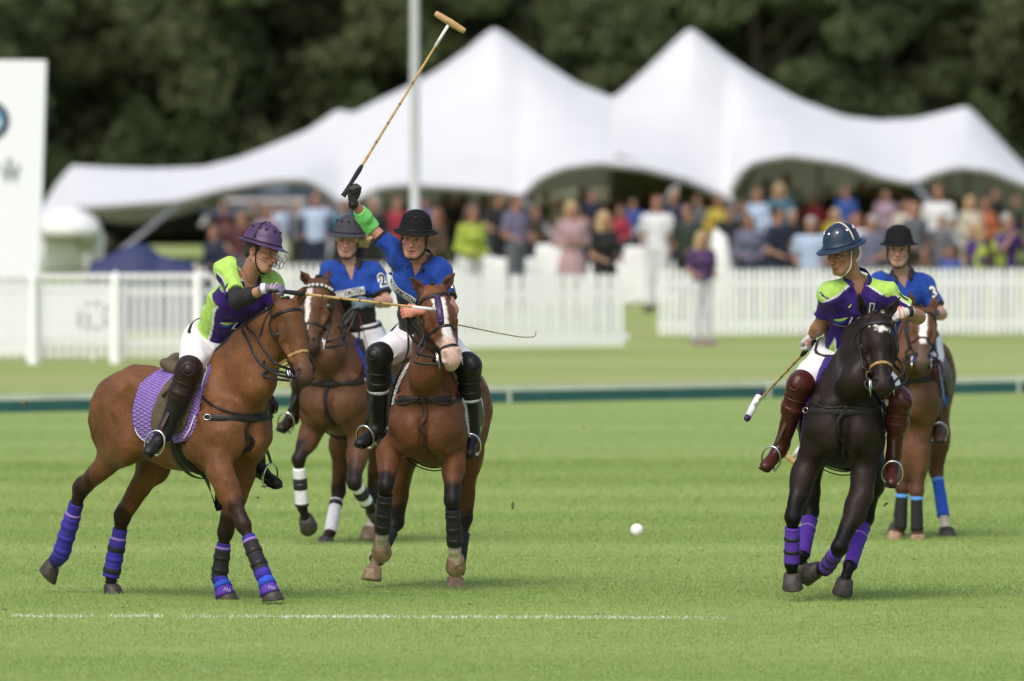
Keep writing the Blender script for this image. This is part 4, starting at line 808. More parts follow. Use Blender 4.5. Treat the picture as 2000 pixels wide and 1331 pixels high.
for i, (lg, J) in enumerate(h2.legs):
    if i < 2:
        o = wrap(h2, lerp(J[1], J[2], .18), lerp(J[1], J[2], .95), .048, .048, M_whw, [(.42, M_blkn, .085), (.41, M_steel, .006), (.98, M_blkn, .02)], name='tendon_boot')
    elif i == 2:
        wrap(h2, lerp(J[1], J[2], .24), lerp(J[1], J[2], 1.0), .046, .048, M_whw, [(.12, M_dkbrown, .04)])
bridle(h2, .37, brow=None)
saddlery(h2, M_padb, M_dkbrown, padx=(.02, .30, 1.24, .28), breast_z=1.20, martingale=M_blkn)
Qb = []
for t in np.linspace(-80, 80, 12):                      # white squares of the chequered browband
    d = h2.fv*math.cos(math.radians(t))+h2.lv*math.sin(math.radians(t)); hh, nn, _, _ = h2.bvh.ray_cast(Vector(h2.Hd(.07, -.09, 0)+d*.3), Vector(-d), .3)
    if hh is not None:
        n_ = nrm(V3(nn)); t_ = nrm(np.cross(h2.hv, n_)); V, F = box(V3(hh)+n_*.011, (.017, .010, .017), np.array([t_, n_, np.cross(t_, n_)])); mk('browband_square', V, F, M_whw, [c for c in h2.root.children if c.name.startswith('bridle')][0])
# --- horse 3: centre, white blaze ---
h3 = horse(dict(label='bay horse with a broad white blaze and pink muzzle, coming head on in the centre', seed=13, s=296, u0=856, yaw=98, pitch=3, wide=.92, coat=(.125, .049, .021), dark=(.014, .012, .010), muzzle=(.10, .05, .035),
    poll=(847, 560, 'd', -.78), mouth=(890, 706, 'd', -1.00), face=(.22, -.95, .3), crest=(.50, 0, 1.72), under=(.84, 0, 1.36), ears=[(801, 541, 'd', -.8), (889, 533, 'd', -.75)], ear0=1, blaze=[(.10, .30, .038, .022, .0), (.28, .46, .022, .036, 0)], pink=1,
    legs=[dict(kind='front', side=-1, j=[(762, 880, 'f', .44), (753, 950, 'f', .62), (746, 1048, 'f', .46), (745, 1062, 'f', .43)], dn=(.0, .75, -.35), toe=(0, -.3, -1), sock=SOCK, pale=1),
          dict(kind='front', side=1, j=[(886, 888, 'f', .44), (883, 978, 'f', .60), (889, 1074, 'f', .46), (890, 1090, 'f', .43)], dn=(.0, .75, -.35), toe=(0, -.3, -1), sock=SOCK, pale=1),
          dict(kind='hind', side=-1, j=[(790, 890, 'f', -.36), (774, 1020, 'f', -.40), (738, 1088, 'f', -.12), (730, 1108, 'f', -.08)], pale=1, toe=(-.25, -1, 0), sock=(.2, .14, .11)),
          dict(kind='hind', side=1, j=[(915, 890, 'f', -.38), (909, 1012, 'f', -.46), (893, 1115, 'f', -.28), (890, 1128, 'f', -.26)], pale=1)]))
for i, (lg, J) in enumerate(h3.legs):
    if i < 2: wrap(h3, lerp(J[1], J[2], .16), lerp(J[1], J[2], .90), .048, .052, M_blkn, [(.2, M_strap, .03), (.55, M_strap, .03), (.85, M_strap, .03)], name='tendon_boot', flare=.003)
    else: wrap(h3, lerp(J[1], J[2], .3), lerp(J[2], J[3], .3), .046, .052, M_blkn, [(.9, M_whw if i == 2 else M_strap, .02)], name='tendon_boot', flare=.003)
bridle(h3, .31, double=True)
saddlery(h3, M_padw, M_dkbrown, padx=(.02, .30, 1.24, .27), breast_z=1.24, martingale=M_brstrap)
# --- horse 4: near black, star ---
h4 = horse(dict(label='near-black horse with a small white star and purple leg bandages, galloping', seed=14, s=303, u0=1646, yaw=91, wide=.95, pitch=4, coat=(.019, .0120, .0095), dark=(.006, .005, .005), muzzle=(.022, .014, .012), lift=.02,
    poll=(1712, 614, 'd', -.80), mouth=(1727, 762, 'd', -1.02), face=(.06, -.95, .3), crest=(.52, .04, 1.74), under=(.84, .05, 1.36), ears=[(1676, 568, 'd', -.85), (1758, 580, 'd', -.8)], ear0=1, star=(.115, -.008, .020, .042),
    legs=[dict(kind='front', side=-1, j=[(1572, 920, 'f', .46), (1548, 1010, 'f', .62), (1546, 1104, 'f', .54), (1547, 1121, 'f', .52)], dn=(.05, .3, -1), toe=(0, -1, -.3)),
          dict(kind='front', side=1, j=[(1682, 968, 'f', .56), (1640, 1070, 'f', .74), (1612, 1112, 'f', .52), (1600, 1112, 'f', .44)], dn=(-.75, .5, -.1), toe=(-.5, -.1, -1)),
          dict(kind='hind', side=-1, j=[(1585, 900, 'f', -.26), (1584, 1000, 'f', -.22), (1568, 1085, 'f', .05), (1562, 1100, 'f', .05)], dn=(0, .6, -.6), toe=(0, -.6, -.6)),
          dict(kind='hind', side=1, j=[(1706, 930, 'f', -.26), (1690, 1012, 'f', -.30), (1660, 1106, 'f', .10), (1651, 1132, 'f', .16)], toe=(-.2, -1, -.5), dn=(-.2, .3, -1))]))
for i, (lg, J) in enumerate(h4.legs):
    if i < 2: wrap(h4, lerp(J[1], J[2], .22), lerp(J[1], J[2], .95), .048, .050, M_purp, [(.32, M_strap, .022), (.68, M_strap, .022)], name='tendon_boot', flare=.004)
    else: wrap(h4, lerp(J[1], J[2], .20), lerp(J[1], J[2], .98), .050, .046, M_purp, [(.25, M_violight, .014)], flare=.006, nseg=7)
bridle(h4, .37, M_rope, flap=mat('pale_green_bit_guard', (.20, .33, .24), .5))
saddlery(h4, M_padk, M_dkbrown, padx=(.02, .33, 1.24, .30), breast_z=1.17)
# --- horse 5: bay far right ---
h5 = horse(dict(label='light bay horse with a white blaze and blue leg bandages, behind the near-black horse', seed=15, s=262, u0=1783, yaw=97, wide=.84, coat=(.115, .054, .027), dark=(.05, .028, .018), muzzle=(.12, .085, .07),
    poll=(1803, 600, 'd', -.72), mouth=(1803, 704, 'd', -1.05), face=(.10, -.9, .55), crest=(.50, 0, 1.70), under=(.84, 0, 1.36), ears=[(1774, 556, 'd', -.75), (1832, 573, 'd', -.7)], ear0=1, blaze=[(.06, .40, .030, .022, .0)],
    legs=[dict(kind='front', side=-1, j=[(1764, 880, 'f', .46), (1762, 955, 'f', .50), (1759, 1032, 'f', .48), (1750, 1040, 'f', .48)], pale=1, dark=(.08, .04, .022)),
          dict(kind='front', side=1, j=[(1796, 880, 'f', .46), (1790, 960, 'f', .52), (1791, 1036, 'f', .50), (1792, 1046, 'f', .50)], pale=1, dark=(.08, .04, .022)),
          dict(kind='hind', side=-1, j=[(1765, 870, 'f', -.4), (1764, 945, 'f', -.5), (1757, 1012, 'f', -.3), (1752, 1024, 'f', -.25)], dark=(.08, .04, .022)),
          dict(kind='hind', side=1, j=[(1832, 855, 'f', -.38), (1829, 920, 'f', -.48), (1843, 1010, 'f', -.34), (1848, 1032, 'f', -.30)], sock=(.66, .58, .48), dark=(.10, .05, .026), toe=(.5, -1, -.4))]))
for i, (lg, J) in enumerate(h5.legs):
    wrap(h5, lerp(J[1], J[2], .12), lerp(J[1], J[2], 1.0), .044, .048, M_bluew if i == 3 else M_blkn, [(.06 if i < 3 else .1, M_skyw, .028)], nseg=6)
bridle(h5, .34, M_dkbrown, flap=M_bluew)
saddlery(h5, M_padb, M_dkbrown, padx=(.02, .30, 1.24, .27), breast_z=1.2)
# ======================= people =======================
class Rider: pass
def head_sdf(c, f, u, z, skin, lipc=None, brow=(.06, .04, .02), iris=(.03, .022, .015), female=False, open_=.0, neck=None, jaw=1.0, vox=None):
    f = nrm(f); u = nrm(V3(u)-f*f.dot(V3(u))); r = np.cross(u, f); c = V3(c); S = SDF(); R = np.array([r, f, u])          # r = the person's left
    P = lambda x, y, w_: c+(r*x+f*y+u*w_)*z
    skin = V3(skin); red = skin*V3(1.12, .80, .78); lipc = V3(lipc) if lipc is not None else skin*V3(.95, .55, .55)
    E = lambda p, rr, **k: S.ell(P(*p), np.array(rr)*z, R, **k)
    E((0, -.015, .045), (.076, .094, .090), k=.02); E((0, .018, -.03), (.060*jaw, .072, .070), k=.03); E((0, .05, -.085), (.036*jaw, .034, .026), k=.03)
    for s_ in (1, -1):
        S.cone(P(s_*.060*jaw, -.015, -.04), P(s_*.022, .066, -.093), .018*z, .016*z, k=.025)                       # jaw line
        E((s_*.044, .062, -.012), (.022, .018, .016), k=.02, col=red, tau=.01)                                      # cheekbone
        S.cone(P(s_*.046, .076, .030), P(s_*.012, .090, .028), .009*z, .010*z, k=.012)                             # brow ridge
        E((s_*.031, .094, .009), (.018, .016, .012), k=.010, sub=True, col=skin*.62, tau=.006)                      # socket
        E((s_*.031, .0735, .008), (.0145, .0135, .0105), k=.004, col=skin*.85)
        S.cone(P(s_*.046, .0815, .029), P(s_*.016, .093, .0285), .004*z, .005*z, k=.004, col=brow, tau=.003)
        E((s_*.078, -.012, -.004), (.008, .020, .030), k=.008, col=red); E((s_*.084, -.008, -.002), (.006, .010, .017), k=.004, sub=True, col=red*.6)
        E((s_*.011, .103, -.030), (.008, .009, .007), k=.006, col=red)                                              # nostril wing
        E((s_*.006, .108, -.039), (.0035, .006, .004), k=.003, sub=True, col=skin*.2, tau=.003)
    S.cone(P(0, .088, .022), P(0, .108, -.024), .009*z, .012*z, k=.012, col=skin*V3(1.05, .95, .93)); E((0, .116, -.028), (.010, .009, .009), k=.008, col=red)
    E((0, .083, -.052), (.026, .016, .014), k=.014)
    S.cone(P(-.020, .082, -.060+.0), P(.020, .082, -.060), .0055*z, .0055*z, k=.006, col=lipc, tau=.004); S.ball(P(0, .093, -.058), .007*z, k=.008, col=lipc, tau=.004)
    S.cone(P(-.016, .083, -.070-open_), P(.016, .083, -.070-open_), .0065*z, .0065*z, k=.006, col=lipc, tau=.004); S.ball(P(0, .091, -.071-open_), .006*z, k=.006, col=lipc, tau=.004)
    E((0, .096, -.0645-open_*.5), (.017, .010, .0016+open_*.5), k=.003, sub=True, col=(.10, .035, .03), tau=.003)
    if neck is not None: S.cone(neck, P(0, -.025, -.07), .058, .054 if female else .058, k=.03)
    V, F = S.mesh(vox or .0034); C = S.colors(V, skin)
    rel = (V-c)/z; x, y, h = rel@r, rel@f, rel@u
    for s_ in (1, -1):                                                                                              # open eye: white, iris, lid line
        ex, eh = x-s_*.031, h-.008; front = y > .074
        op = (np.abs(ex) < .0125) & (np.abs(eh) < .0052*np.sqrt(np.maximum(1-(ex/.013)**2, 0))) & front; C[op] = (.42, .38, .36)
        ir = (((ex+s_*0)/.0056)**2+(eh/.0058)**2 < 1) & front & op; C[ir] = iris
        ld = front & (np.abs(ex) < .0135) & (np.abs(eh-.0062) < .0022); C[ld] = V3(brow)*.5+skin*.1
    return S, V, F, C, P, R
def fist(S, wr, d, g, n, z=1., k=.006, fl=0):
    """closed hand: wrist, forearm->knuckles d, grip axis g (towards the thumb), palm side n"""
    d, n = nrm(d), V3(n); n = nrm(n-d*d.dot(n)); g0 = V3(g); g = nrm(np.cross(d, n)); g = g if g.dot(g0) > 0 else -g; w_ = V3(wr)
    R = np.array([d, g, n]); P = lambda a, b, c: w_+(d*a+g*b+n*c)*z
    S.cone(w_-d*.03, P(.02, 0, 0), .029*z, .028*z, k=.015, side=n, q=.85); S.ell(P(.055, 0, .004), (.046*z, .042*z, .019*z), R, k=.015)
    for i, (b, L) in enumerate(((.030, .98), (.010, 1.06), (-.011, 1.0), (-.031, .82))):
        rr = .0102*(.96 if i == 3 else 1)*z; a0 = P(.088-.004*abs(i-1), b, .002); a1 = P(.104*1.0-.004*abs(i-1), b*1.02, .026*L); a2 = P(.090, b*.98, .047*L); a3 = P(.066, b*.95, .046*L)
        S.cone(a0, a1, rr*1.08, rr, k=k); S.cone(a1, a2, rr, rr*.95, k=.004); S.cone(a2, a3, rr*.95, rr*.8, k=.004)
    t0, t1, t2, t3 = P(.018, .032, .010), P(.050, .046, .026), P(.080, .034, .048), P(.092, .012, .060)
    S.cone(t0, t1, .016*z, .013*z, k=.012); S.cone(t1, t2, .012*z, .011*z, k=.004); S.cone(t2, t3, .011*z, .0095*z, k=.004)
    return P(.078, 0, .030), g
def helmet(Rd, P, R, z, m, mb, root, band=None, vents=None, stripe=None, strap=None, under=None, guard=False, drop=.024):
    N = 40; rings = []; r, f, u = R
    prof = [(.0, .160), (.22, .1585), (.42, .153), (.60, .142), (.76, .124), (.88, .101), (.96, .075), (1.0, .040)]
    for q, h in prof: rings.append([(q*.101*math.sin(a), -.010+q*.124*math.cos(a), h) for a in np.linspace(0, 2*math.pi, N, endpoint=False)])
    def brim(e, dz, inn=1.): return [((.101*inn+e*(.034+.004*abs(math.cos(a))))*math.sin(a), -.010+(.124*inn+e*(.030+.030*max(0, math.cos(a))**1.5))*math.cos(a), .040+dz-e*.006*math.cos(a)) for a in np.linspace(0, 2*math.pi, N, endpoint=False)]
    rings += [brim(.12, -.003), brim(.4, -.008), brim(.75, -.0125), brim(1.0, -.015), brim(1.03, -.018), brim(.95, -.0205), brim(.5, -.013), brim(.0, -.006, .93)]
    V = np.array([P(x, y, h+drop) for rg in rings for x, y, h in rg]); F = []
    for i in range(len(rings)-1):
        for j in range(N): F.append((i*N+j, (i+1)*N+j, (i+1)*N+(j+1) % N, i*N+(j+1) % N))
    o = mk('helmet', V, F, m, root)
    if under is not None:
        a_, b_ = [np.array([P(x, y, h+drop-.0008) for x, y, h in q]) for q in (brim(.97, -.0215), brim(.02, -.0068, .93))]
        mk('brim_lining', np.concatenate([a_, b_]), [(j, N+j, N+(j+1) % N, (j+1) % N) for j in range(N)], under, o)
    bp = np.array([P(.1035*math.sin(a), -.010+.1265*math.cos(a), .041+drop) for a in np.linspace(0, 2*math.pi, N, endpoint=False)])
    V, F = tube(bp, .0055*z, 8, up=u, closed=True, flat=.9); mk('helmet_band', V, F, band or mb, o)
    for a in (-62, -28, 8, 42, 80, 120, 160, 200, 240, 275):
        a_ = math.radians(a); q, h = .80, .118; x, y = q*.103*math.sin(a_), -.010+q*.126*math.cos(a_)
        nn = nrm(r*(x/.101**2)+f*((y+.01)/.124**2)+u*(h-.04)/.12**2); t_ = nrm(np.cross(nn, u)); cc = P(x, y, h+.004+drop)
        V, F = loft([cc-nn*.002, cc+nn*.003, cc+nn*.0035], [t_*.0085, t_*.008, t_*.005], [np.cross(nn, t_)*.0085, np.cross(nn, t_)*.008, np.cross(nn, t_)*.005], 12); mk('vent', V, F, vents or mb, o)
    if stripe is not None:
        pts = [P(.0+0.1*math.sin(t)*s_, -.012, .045+drop+.1185*math.cos(t)*1.0) for s_, t in [(1, t) for t in np.linspace(1.5, 0, 12)]+[(-1, t) for t in np.linspace(.12, 1.5, 11)]]
        Nn = [nrm(p-P(0, -.012, .03)) for p in pts]; ribbon('helmet_stripe', np.array(pts)+np.array(Nn)*.004, Nn, .013, .004, stripe, o)
    st = strap or M_black
    for s_ in (1, -1):
        pts = [P(s_*.080, .005, .035), P(s_*.079, .016, -.02), P(s_*.068, .030, -.075), P(s_*.030, .048, -.112), P(0, .052, -.119)]
        V, F = tube(spline(pts, 5), .0058*z, 8, up=f, flat=.5); mk('chin_strap', V, F, st, o)
    if guard:
        wm = M_black; G = [(-.085, .10, .028), (-.088, .125, -.02), (-.075, .15, -.045)]
        for hh, yy in ((-.018, .166), (-.064, .158)):
            pts = [P(x*.092, -.01+ (yy)*math.sqrt(max(0, 1-(x*.98)**2))*1.0, hh+.03*abs(x)**2) for x in np.linspace(-1, 1, 15)]
            V, F = tube(pts, .0021, 6); mk('face_guard_wire', V, F, wm, o)
        for x in (-.045, .045):
            pts = [P(x, .135, .030), P(x*1.1, .160, .0), P(x*1.0, .152, -.018), P(x, .145, -.060)]; V, F = tube(spline(pts, 4), .0021, 6); mk('face_guard_wire', V, F, wm, o)
        for s_ in (1, -1):
            V, F = ringtube(P(s_*.040, .138, -.040), R[0]*.024+R[1]*-s_*s_*.0, R[2]*.022, .002, 16, 5); mk('face_guard_wire', V, F, wm, o)
    return o
def text_on(name, txt, c, right, up, h, m, parent, bvh, condense=.6, lift=.004, bold=.0, skew=0, back=None, backpad=(.006, .006), edge=None):
    """flat print laid on cloth: glyph outlines pressed on to the surface, sub-part of the garment"""
    right, up = nrm(right), nrm(up); up = nrm(up-right*right.dot(up)); n = np.cross(right, up); c = V3(c)
    cu = bpy.data.curves.new(name, 'FONT'); cu.body = txt; cu.size = 1; cu.align_x = 'CENTER'; cu.align_y = 'CENTER'; cu.resolution_u = 3; cu.offset = bold; cu.shear = skew
    to = bpy.data.objects.new(name, cu); COL.objects.link(to); dg = bpy.context.evaluated_depsgraph_get(); me = bpy.data.meshes.new_from_object(to.evaluated_get(dg)); bpy.data.objects.remove(to)
    def press(me, lf, mm, nm, mul, cx=0, cy=0):
        import bmesh
        bm = bmesh.new(); bm.from_mesh(me); bmesh.ops.triangulate(bm, faces=bm.faces)
        for _ in range(3):
            es = [e for e in bm.edges if ((e.verts[0].co-e.verts[1].co)*mul).length > .015]
            if not es: break
            bmesh.ops.subdivide_edges(bm, edges=es, cuts=1); bmesh.ops.triangulate(bm, faces=[q for q in bm.faces if len(q.verts) > 3])
        V = []; F = [tuple(v.index for v in f_.verts) for f_ in bm.faces]; bm.verts.index_update(); last = None
        F = [tuple(v.index for v in f_.verts) for f_ in bm.faces]
        for v in bm.verts:
            p = c+right*v.co.x*mul[0]+up*v.co.y*mul[1]; loc, no, i, d = bvh.ray_cast(Vector(p+n*.25), Vector(-n), .6)
            if loc is None: V.append(last if last is not None else p); continue
            no = V3(no); no = no if no.dot(n) > 0 else -no; last = V3(loc)+no*lf; V.append(last)
        bm.free(); return mk(nm, V, F, mm, parent)
    co = np.array([v.co[:] for v in me.vertices]); k = h/.70; mul = Vector((k*condense, k, 1))
    if edge is not None:
        cu2 = bpy.data.curves.new(name, 'FONT'); cu2.body = txt; cu2.size = 1; cu2.align_x = 'CENTER'; cu2.align_y = 'CENTER'; cu2.resolution_u = 3; cu2.offset = bold+.07; cu2.shear = skew
        to = bpy.data.objects.new(name, cu2); COL.objects.link(to); dg = bpy.context.evaluated_depsgraph_get(); me2 = bpy.data.meshes.new_from_object(to.evaluated_get(dg)); bpy.data.objects.remove(to)
        press(me2, lift*.6, edge, name+'_outline', mul)
    o = press(me, lift, m, name, mul)
    if back is not None:
        w_, hh = (co[:, 0].max()-co[:, 0].min())*k*condense/2+backpad[0], h/2+backpad[1]; nx = 12
        Vb = [(-w_+2*w_*i/nx, y, 0) for y in (-hh, 0, hh) for i in range(nx+1)]; Fb = [(j*(nx+1)+i, j*(nx+1)+i+1, (j+1)*(nx+1)+i+1, (j+1)*(nx+1)+i) for j in range(2) for i in range(nx)]
        mb = bpy.data.meshes.new('x'); mb.from_pydata(Vb, [], Fb); press(mb, lift*.5, back, 'logo_panel', Vector((1, 1, 1)))
    return o
M_lime = None
def rider(H, sp):
    G = Rider(); K = lambda j: H.K(*j) if isinstance(j, tuple) and isinstance(j[2], str) else V3(j)
    J = {k: K(v) for k, v in sp['j'].items()}; base = H.B(.15, 0, 1.5)
    G.root = root = empty('person', base, sp['label'], 'person', 'riders'); skin = V3(sp['skin']); G.J = J
    pe, nk, hd = J['pelvis'], J['neck'], J['head']; U = nrm(nk-pe); sl = J['shL']-J['shR']; Lt = nrm(sl-U*U.dot(sl)); Fw = np.cross(Lt, U); E = np.array([Lt, Fw, U]); G.E = E
    fem = sp.get('female', False); hL = H.L; Lth = np.linalg.norm(nk-pe); G.U, G.Lt, G.Fw = U, Lt, Fw
    T = SDF(); q = Lth/.52
    T.ell(pe+U*.0, (.165, .115, .115), np.array([hL, np.cross(hL, U), U]), k=.05); T.ell(pe+U*.16*q, (.135 if fem else .152, .108, .15), E, k=.06)
    T.ell(pe+U*.33*q+Fw*.005, (.155 if fem else .168, .118, .17), E, k=.06)
    mid = (J['shL']+J['shR'])/2
    for s_, sh in ((1, J['shL']), (-1, J['shR'])):
        T.cone(nk-U*.06+Lt*s_*.03, sh, .075, .058, k=.05); T.ell(pe+U*.38*q+Lt*s_*.075+Fw*.06, (.085, .055, .075), E, k=.05)
        if fem: T.ell(pe+U*.33*q+Lt*s_*.07+Fw*.10, (.06, .055, .055), E, k=.04)
    SL = {}; A = {}
    for s_, n_ in ((1, 'L'), (-1, 'R')):
        sh, el, wr = J['sh'+n_], J['el'+n_], J['wr'+n_]; aa = SDF(); g_ = .92 if fem else 1.
        aa.cone(sh, el, .053*g_, .040*g_, k=.04); aa.ball(lerp(sh, el, .45), .050*g_, k=.03); aa.ball(el, .042*g_, k=.02)
        aa.cone(el, lerp(el, wr, .35), .042*g_, .045*g_, k=.03); aa.cone(lerp(el, wr, .35), wr, .044*g_, .028*g_, k=.03); A[n_] = aa
        hip = pe+hL*s_*.095-U*.02; kn, an, to = J['kn'+n_], J['an'+n_], J['to'+n_]; ll = SDF(); J['hip'+n_] = hip
        ll.cone(hip, kn, .115*g_, .060, k=.06); ll.ball(kn, .062, k=.03); ll.cone(kn, an, .060, .042, k=.03); ll.ell(lerp(kn, an, .3)-Fw*.015, (.06, .06, .09), k=.03); SL[n_] = ll
    G.A = A
    body = SDF(); body.p = T.p+A['L'].p+A['R'].p+SL['L'].p+SL['R'].p; body.cone(nk-U*.04, lerp(nk, hd, .45), .062, .052, k=.05)
    legp = T.p[:2]+SL['L'].p+SL['R'].p; armp = A['L'].p+A['R'].p
    def postbody(Q, dd):
        X, Y, Z = Q.T; a_ = np.min([SDF.d(p, X, Y, Z) for p in armp], 0); l_ = np.min([SDF.d(p, X, Y, Z) for p in legp], 0)
        return dd+np.where((l_ < a_) & (a_ > .006), .026, 0)
    V, F = biggest(*body.mesh(.010, infl=-.003, post=postbody)); parts = [(V, F)]; cols = [np.tile(skin*V3(1.0, .97, .95), (len(V), 1))]
    # head
    S, V, F, C, P, R = head_sdf(hd, sp['face'], sp.get('up', (0, 0, 1)), sp.get('hz', .97)*1.09, skin, sp.get('lip'), sp.get('brow', (.05, .032, .018)), female=fem, open_=sp.get('open', .0), neck=nk-U*.03, jaw=sp.get('jaw', 1.))
    parts.append((V, F)); cols.append(C); G.P, G.R, z = P, R, sp.get('hz', .97)*1.09
    # hands
    G.grip = {}
    for n_ in ('L', 'R'):
        hh = sp['hand'][n_]; fs = SDF(); wr, el = J['wr'+n_], J['el'+n_]
        d = nrm(hh.get('d', wr-el)); gp, ga = fist(fs, wr, d, hh['g'], hh['n']); G.grip[n_] = (gp, ga)
        if hh.get('glove') is None:
            V, F = fs.mesh(.0035); parts.append((V, F)); cols.append(fs.colors(V, skin*V3(1.08, .85, .8)))
        else:
            V, F = fs.mesh(.0042, infl=.0015); o = mk('glove', V, F, hh['glove'], root)
            a_, b_ = wr-d*.035, wr-d*.005; V, F = tube([a_, lerp(a_, b_, .5), b_], [.033, .034, .033], 16); mk('cuff', V, F, hh.get('cuff', hh['glove']), o)
            for t_, off in ((.035, .0), (.062, .01)) if hh.get('stripe') else ():
                nn = nrm(hh['n']); nn = nrm(nn-d*d.dot(nn)); gg = np.cross(d, nn)
                pts = [wr+d*(t_+off*math.cos(a))+gg*math.cos(a)*.047-nn*(math.sin(a)*.022-.003) for a in np.linspace(.2, 2.94, 12)]; V, F = tube(pts, .006, 6, up=d, flat=.5); mk('glove_strap', V, F, hh['stripe'], o)
    Vb = np.concatenate([p[0] for p in parts]); Fs = []; n0 = 0
    for V, F in parts: Fs.append(F+n0); n0 += len(V)
    G.body = mk('body', Vb, np.concatenate(Fs), M_skin, root, cols=np.concatenate(cols))
    # shirt
    sh_ = SDF(); sh_.p = [dict(p) for p in T.p]; hem = sp.get('hem', .078); ends = {}
    for n_ in ('L', 'R'):
        a, b = J['sh'+n_], J['el'+n_]; e = lerp(a, b, sp.get('sleeve', .78)); ends[n_] = (a, e); sh_.ball(a, .057, k=.05); sh_.cone(lerp(a, e, -.1), e+nrm(b-a)*.03, .050, .047, k=.035)
    vF = sp.get('vneck', .055)
    def post(Q, dd):
        h = (Q-pe)@U; dd = np.maximum(dd, hem-h); X_, Y_, Z_ = Q.T; dT = np.min([SDF.d(p, X_, Y_, Z_) for p in T.p], 0)
        for n_, (a, e) in ends.items():
            ax = nrm(e-a); rel = Q-a; t = rel@ax; rad = np.linalg.norm(rel-t[:, None]*ax, axis=1); m = (rad < .13) & (t > 0) & (rad-.048 < dT); cut = t-np.linalg.norm(e-a); dd = np.where(m & (cut > -.05), np.maximum(dd, cut), dd)
        r_ = Q-nk; y, x, hh = r_@Fw, r_@Lt, r_@U
        neck = .066-np.sqrt(x*x+(y-.01)**2); dd = np.where(hh > -.10, np.maximum(dd, np.minimum(neck, hh+.06)), dd)
        v_ = np.minimum(.030*(1+(np.minimum(hh, .0)+.01)/vF)-np.abs(x), y-.0); dd = np.where((hh > -.2), np.maximum(dd, np.minimum(v_, hh+vF+.03)), dd)
        return np.where(np.sqrt(x*x+y*y) < .13, np.maximum(dd, hh-.055), dd)
    folds = waves(sp['seed'], 9, 26, 60, .0075, True, [Lt+U*.3, U, U+Lt*.5, Lt*.4-U])
    V, F = sh_.mesh(.0074, infl=.017, post=post, noise=folds, maxp=.012)
    me_ = mesh_np('t', V, F); nv = np.empty(len(V)*3, np.float32); me_.vertices.foreach_get('normal', nv); nv = nv.reshape(-1, 3); bpy.data.meshes.remove(me_)
    inf = []; 
    for n_ in ('L', 'R'):
        a, e = ends[n_]; ax = nrm(e-a); rel = V-a; t = rel@ax; rad = np.linalg.norm(rel-t[:, None]*ax, axis=1); inf.append((t, np.linalg.norm(e-a), rad, rel-t[:, None]*ax, ax))
    Cs = sp['paint']((V-pe)@Lt, (V-pe)@Fw, ((V-pe)@U)/Lth, nv@Lt, nv@Fw, nv@U, inf, Lth, nv)
    G.shirt = mk('polo_shirt', V, F, M_shirt, root, cols=Cs); G.sbvh = bvh_of(V, F)
    # collar
    cm = sp['collar']; pts_i, pts_o = [], []
    for a in np.linspace(-150, 150, 28):
        t = math.radians(a); d = -Fw*math.cos(t)+Lt*math.sin(t); fr = max(0, -math.cos(t)); c_ = nk+U*(.068-.062*fr)+Fw*.008
        pts_i.append(c_+d*.066); pts_o.append(c_+d*(.094+.014*fr)-U*.040)
    Va = np.concatenate([pts_i, pts_o, np.array(pts_o)+U*.002-Fw*0, np.array(pts_i)+U*.005]); n = 28; Fa = []
    Va[2*n:3*n] = np.array(pts_o)*1.0+np.array([nrm(o-i)*0+nrm(np.cross(nrm(o-i), U))*0 for i, o in zip(pts_i, pts_o)])-np.array([nrm(V3(o)-nk-U*U.dot(V3(o)-nk))*.006 for o in pts_o])
    Va[3*n:4*n] = np.array(pts_i)-np.array([nrm(V3(o)-nk-U*U.dot(V3(o)-nk))*.004 for o in pts_i])-U*.004
    for j in range(4):
        for i in range(n-1): Fa.append((j*n+i, ((j+1) % 4)*n+i, ((j+1) % 4)*n+i+1, j*n+i+1))
    mk('collar', Va, Fa, cm, root)
    # breeches, belt
    br = SDF(); br.p = [dict(p) for p in T.p]
    for n_ in ('L', 'R'): br.p += [dict(p) for p in SL[n_].p[:2]]
    def postb(Q, dd):
        hq = (Q-pe)@U; rq = np.linalg.norm(Q-pe-hq[:, None]*U, axis=1); dd = np.maximum(dd, np.where((rq < .215) | (hq > .16), hq-.092, -1))
        for n_ in ('L', 'R'):
            kn, hp = J['kn'+n_], J['hip'+n_]; dk = np.linalg.norm(Q-kn, axis=1); pl = -.035-(Q-kn)@nrm(hp-kn); dd = np.where(dk < .16, np.maximum(dd, pl), dd)
        return dd
    V, F = br.mesh(.010, infl=.014, post=postb, noise=waves(sp['seed']+3, 8, 30, 60, .0050, True)); G.br = mk('breeches', V, F, M_white, root)
    bb = Rider(); bb.bvh = bvh_of(V, F); ring_strap('belt', bb, pe+U*(.066), Lt, Fw, .35, .032, .006, sp.get('belt', M_dkbrown), G.br, 0, 360, 40, maxd=.3)
    # boots and knee guards
    bm, kg = sp['boots'], sp['guards']
    for s_, n_ in ((1, 'L'), (-1, 'R')):
        kn, an, to, hip = J['kn'+n_], J['an'+n_], J['to'+n_], J['hip'+n_]; dn = nrm(an-kn); sole = an+dn*.075; fd = nrm(to-sole); S = SDF(); sd_ = nrm(np.cross(fd, dn))
        S.cone(lerp(kn, an, .10), lerp(kn, an, .42), .064, .063, k=.02); S.cone(lerp(kn, an, .42), an, .063, .047, k=.03)
        S.cone(an, an+fd*.02+dn*.03, .047, .044, k=.03); S.cone(an-fd*.035+dn*.045, an+fd*.06+dn*.05, .034, .040, k=.03, side=sd_, q=.9); S.cone(an+fd*.05+dn*.045, to-fd*.045, .043, .036, k=.03, side=dn, q=.8); S.cone(to-fd*.06, to-fd*.03, .040, .028, k=.02, side=dn, q=.7)
        V, F = S.mesh(.009, noise=waves(sp['seed']+s_, 6, 40, 80, .0016)); bo = mk('boot', V, F, bm, root)
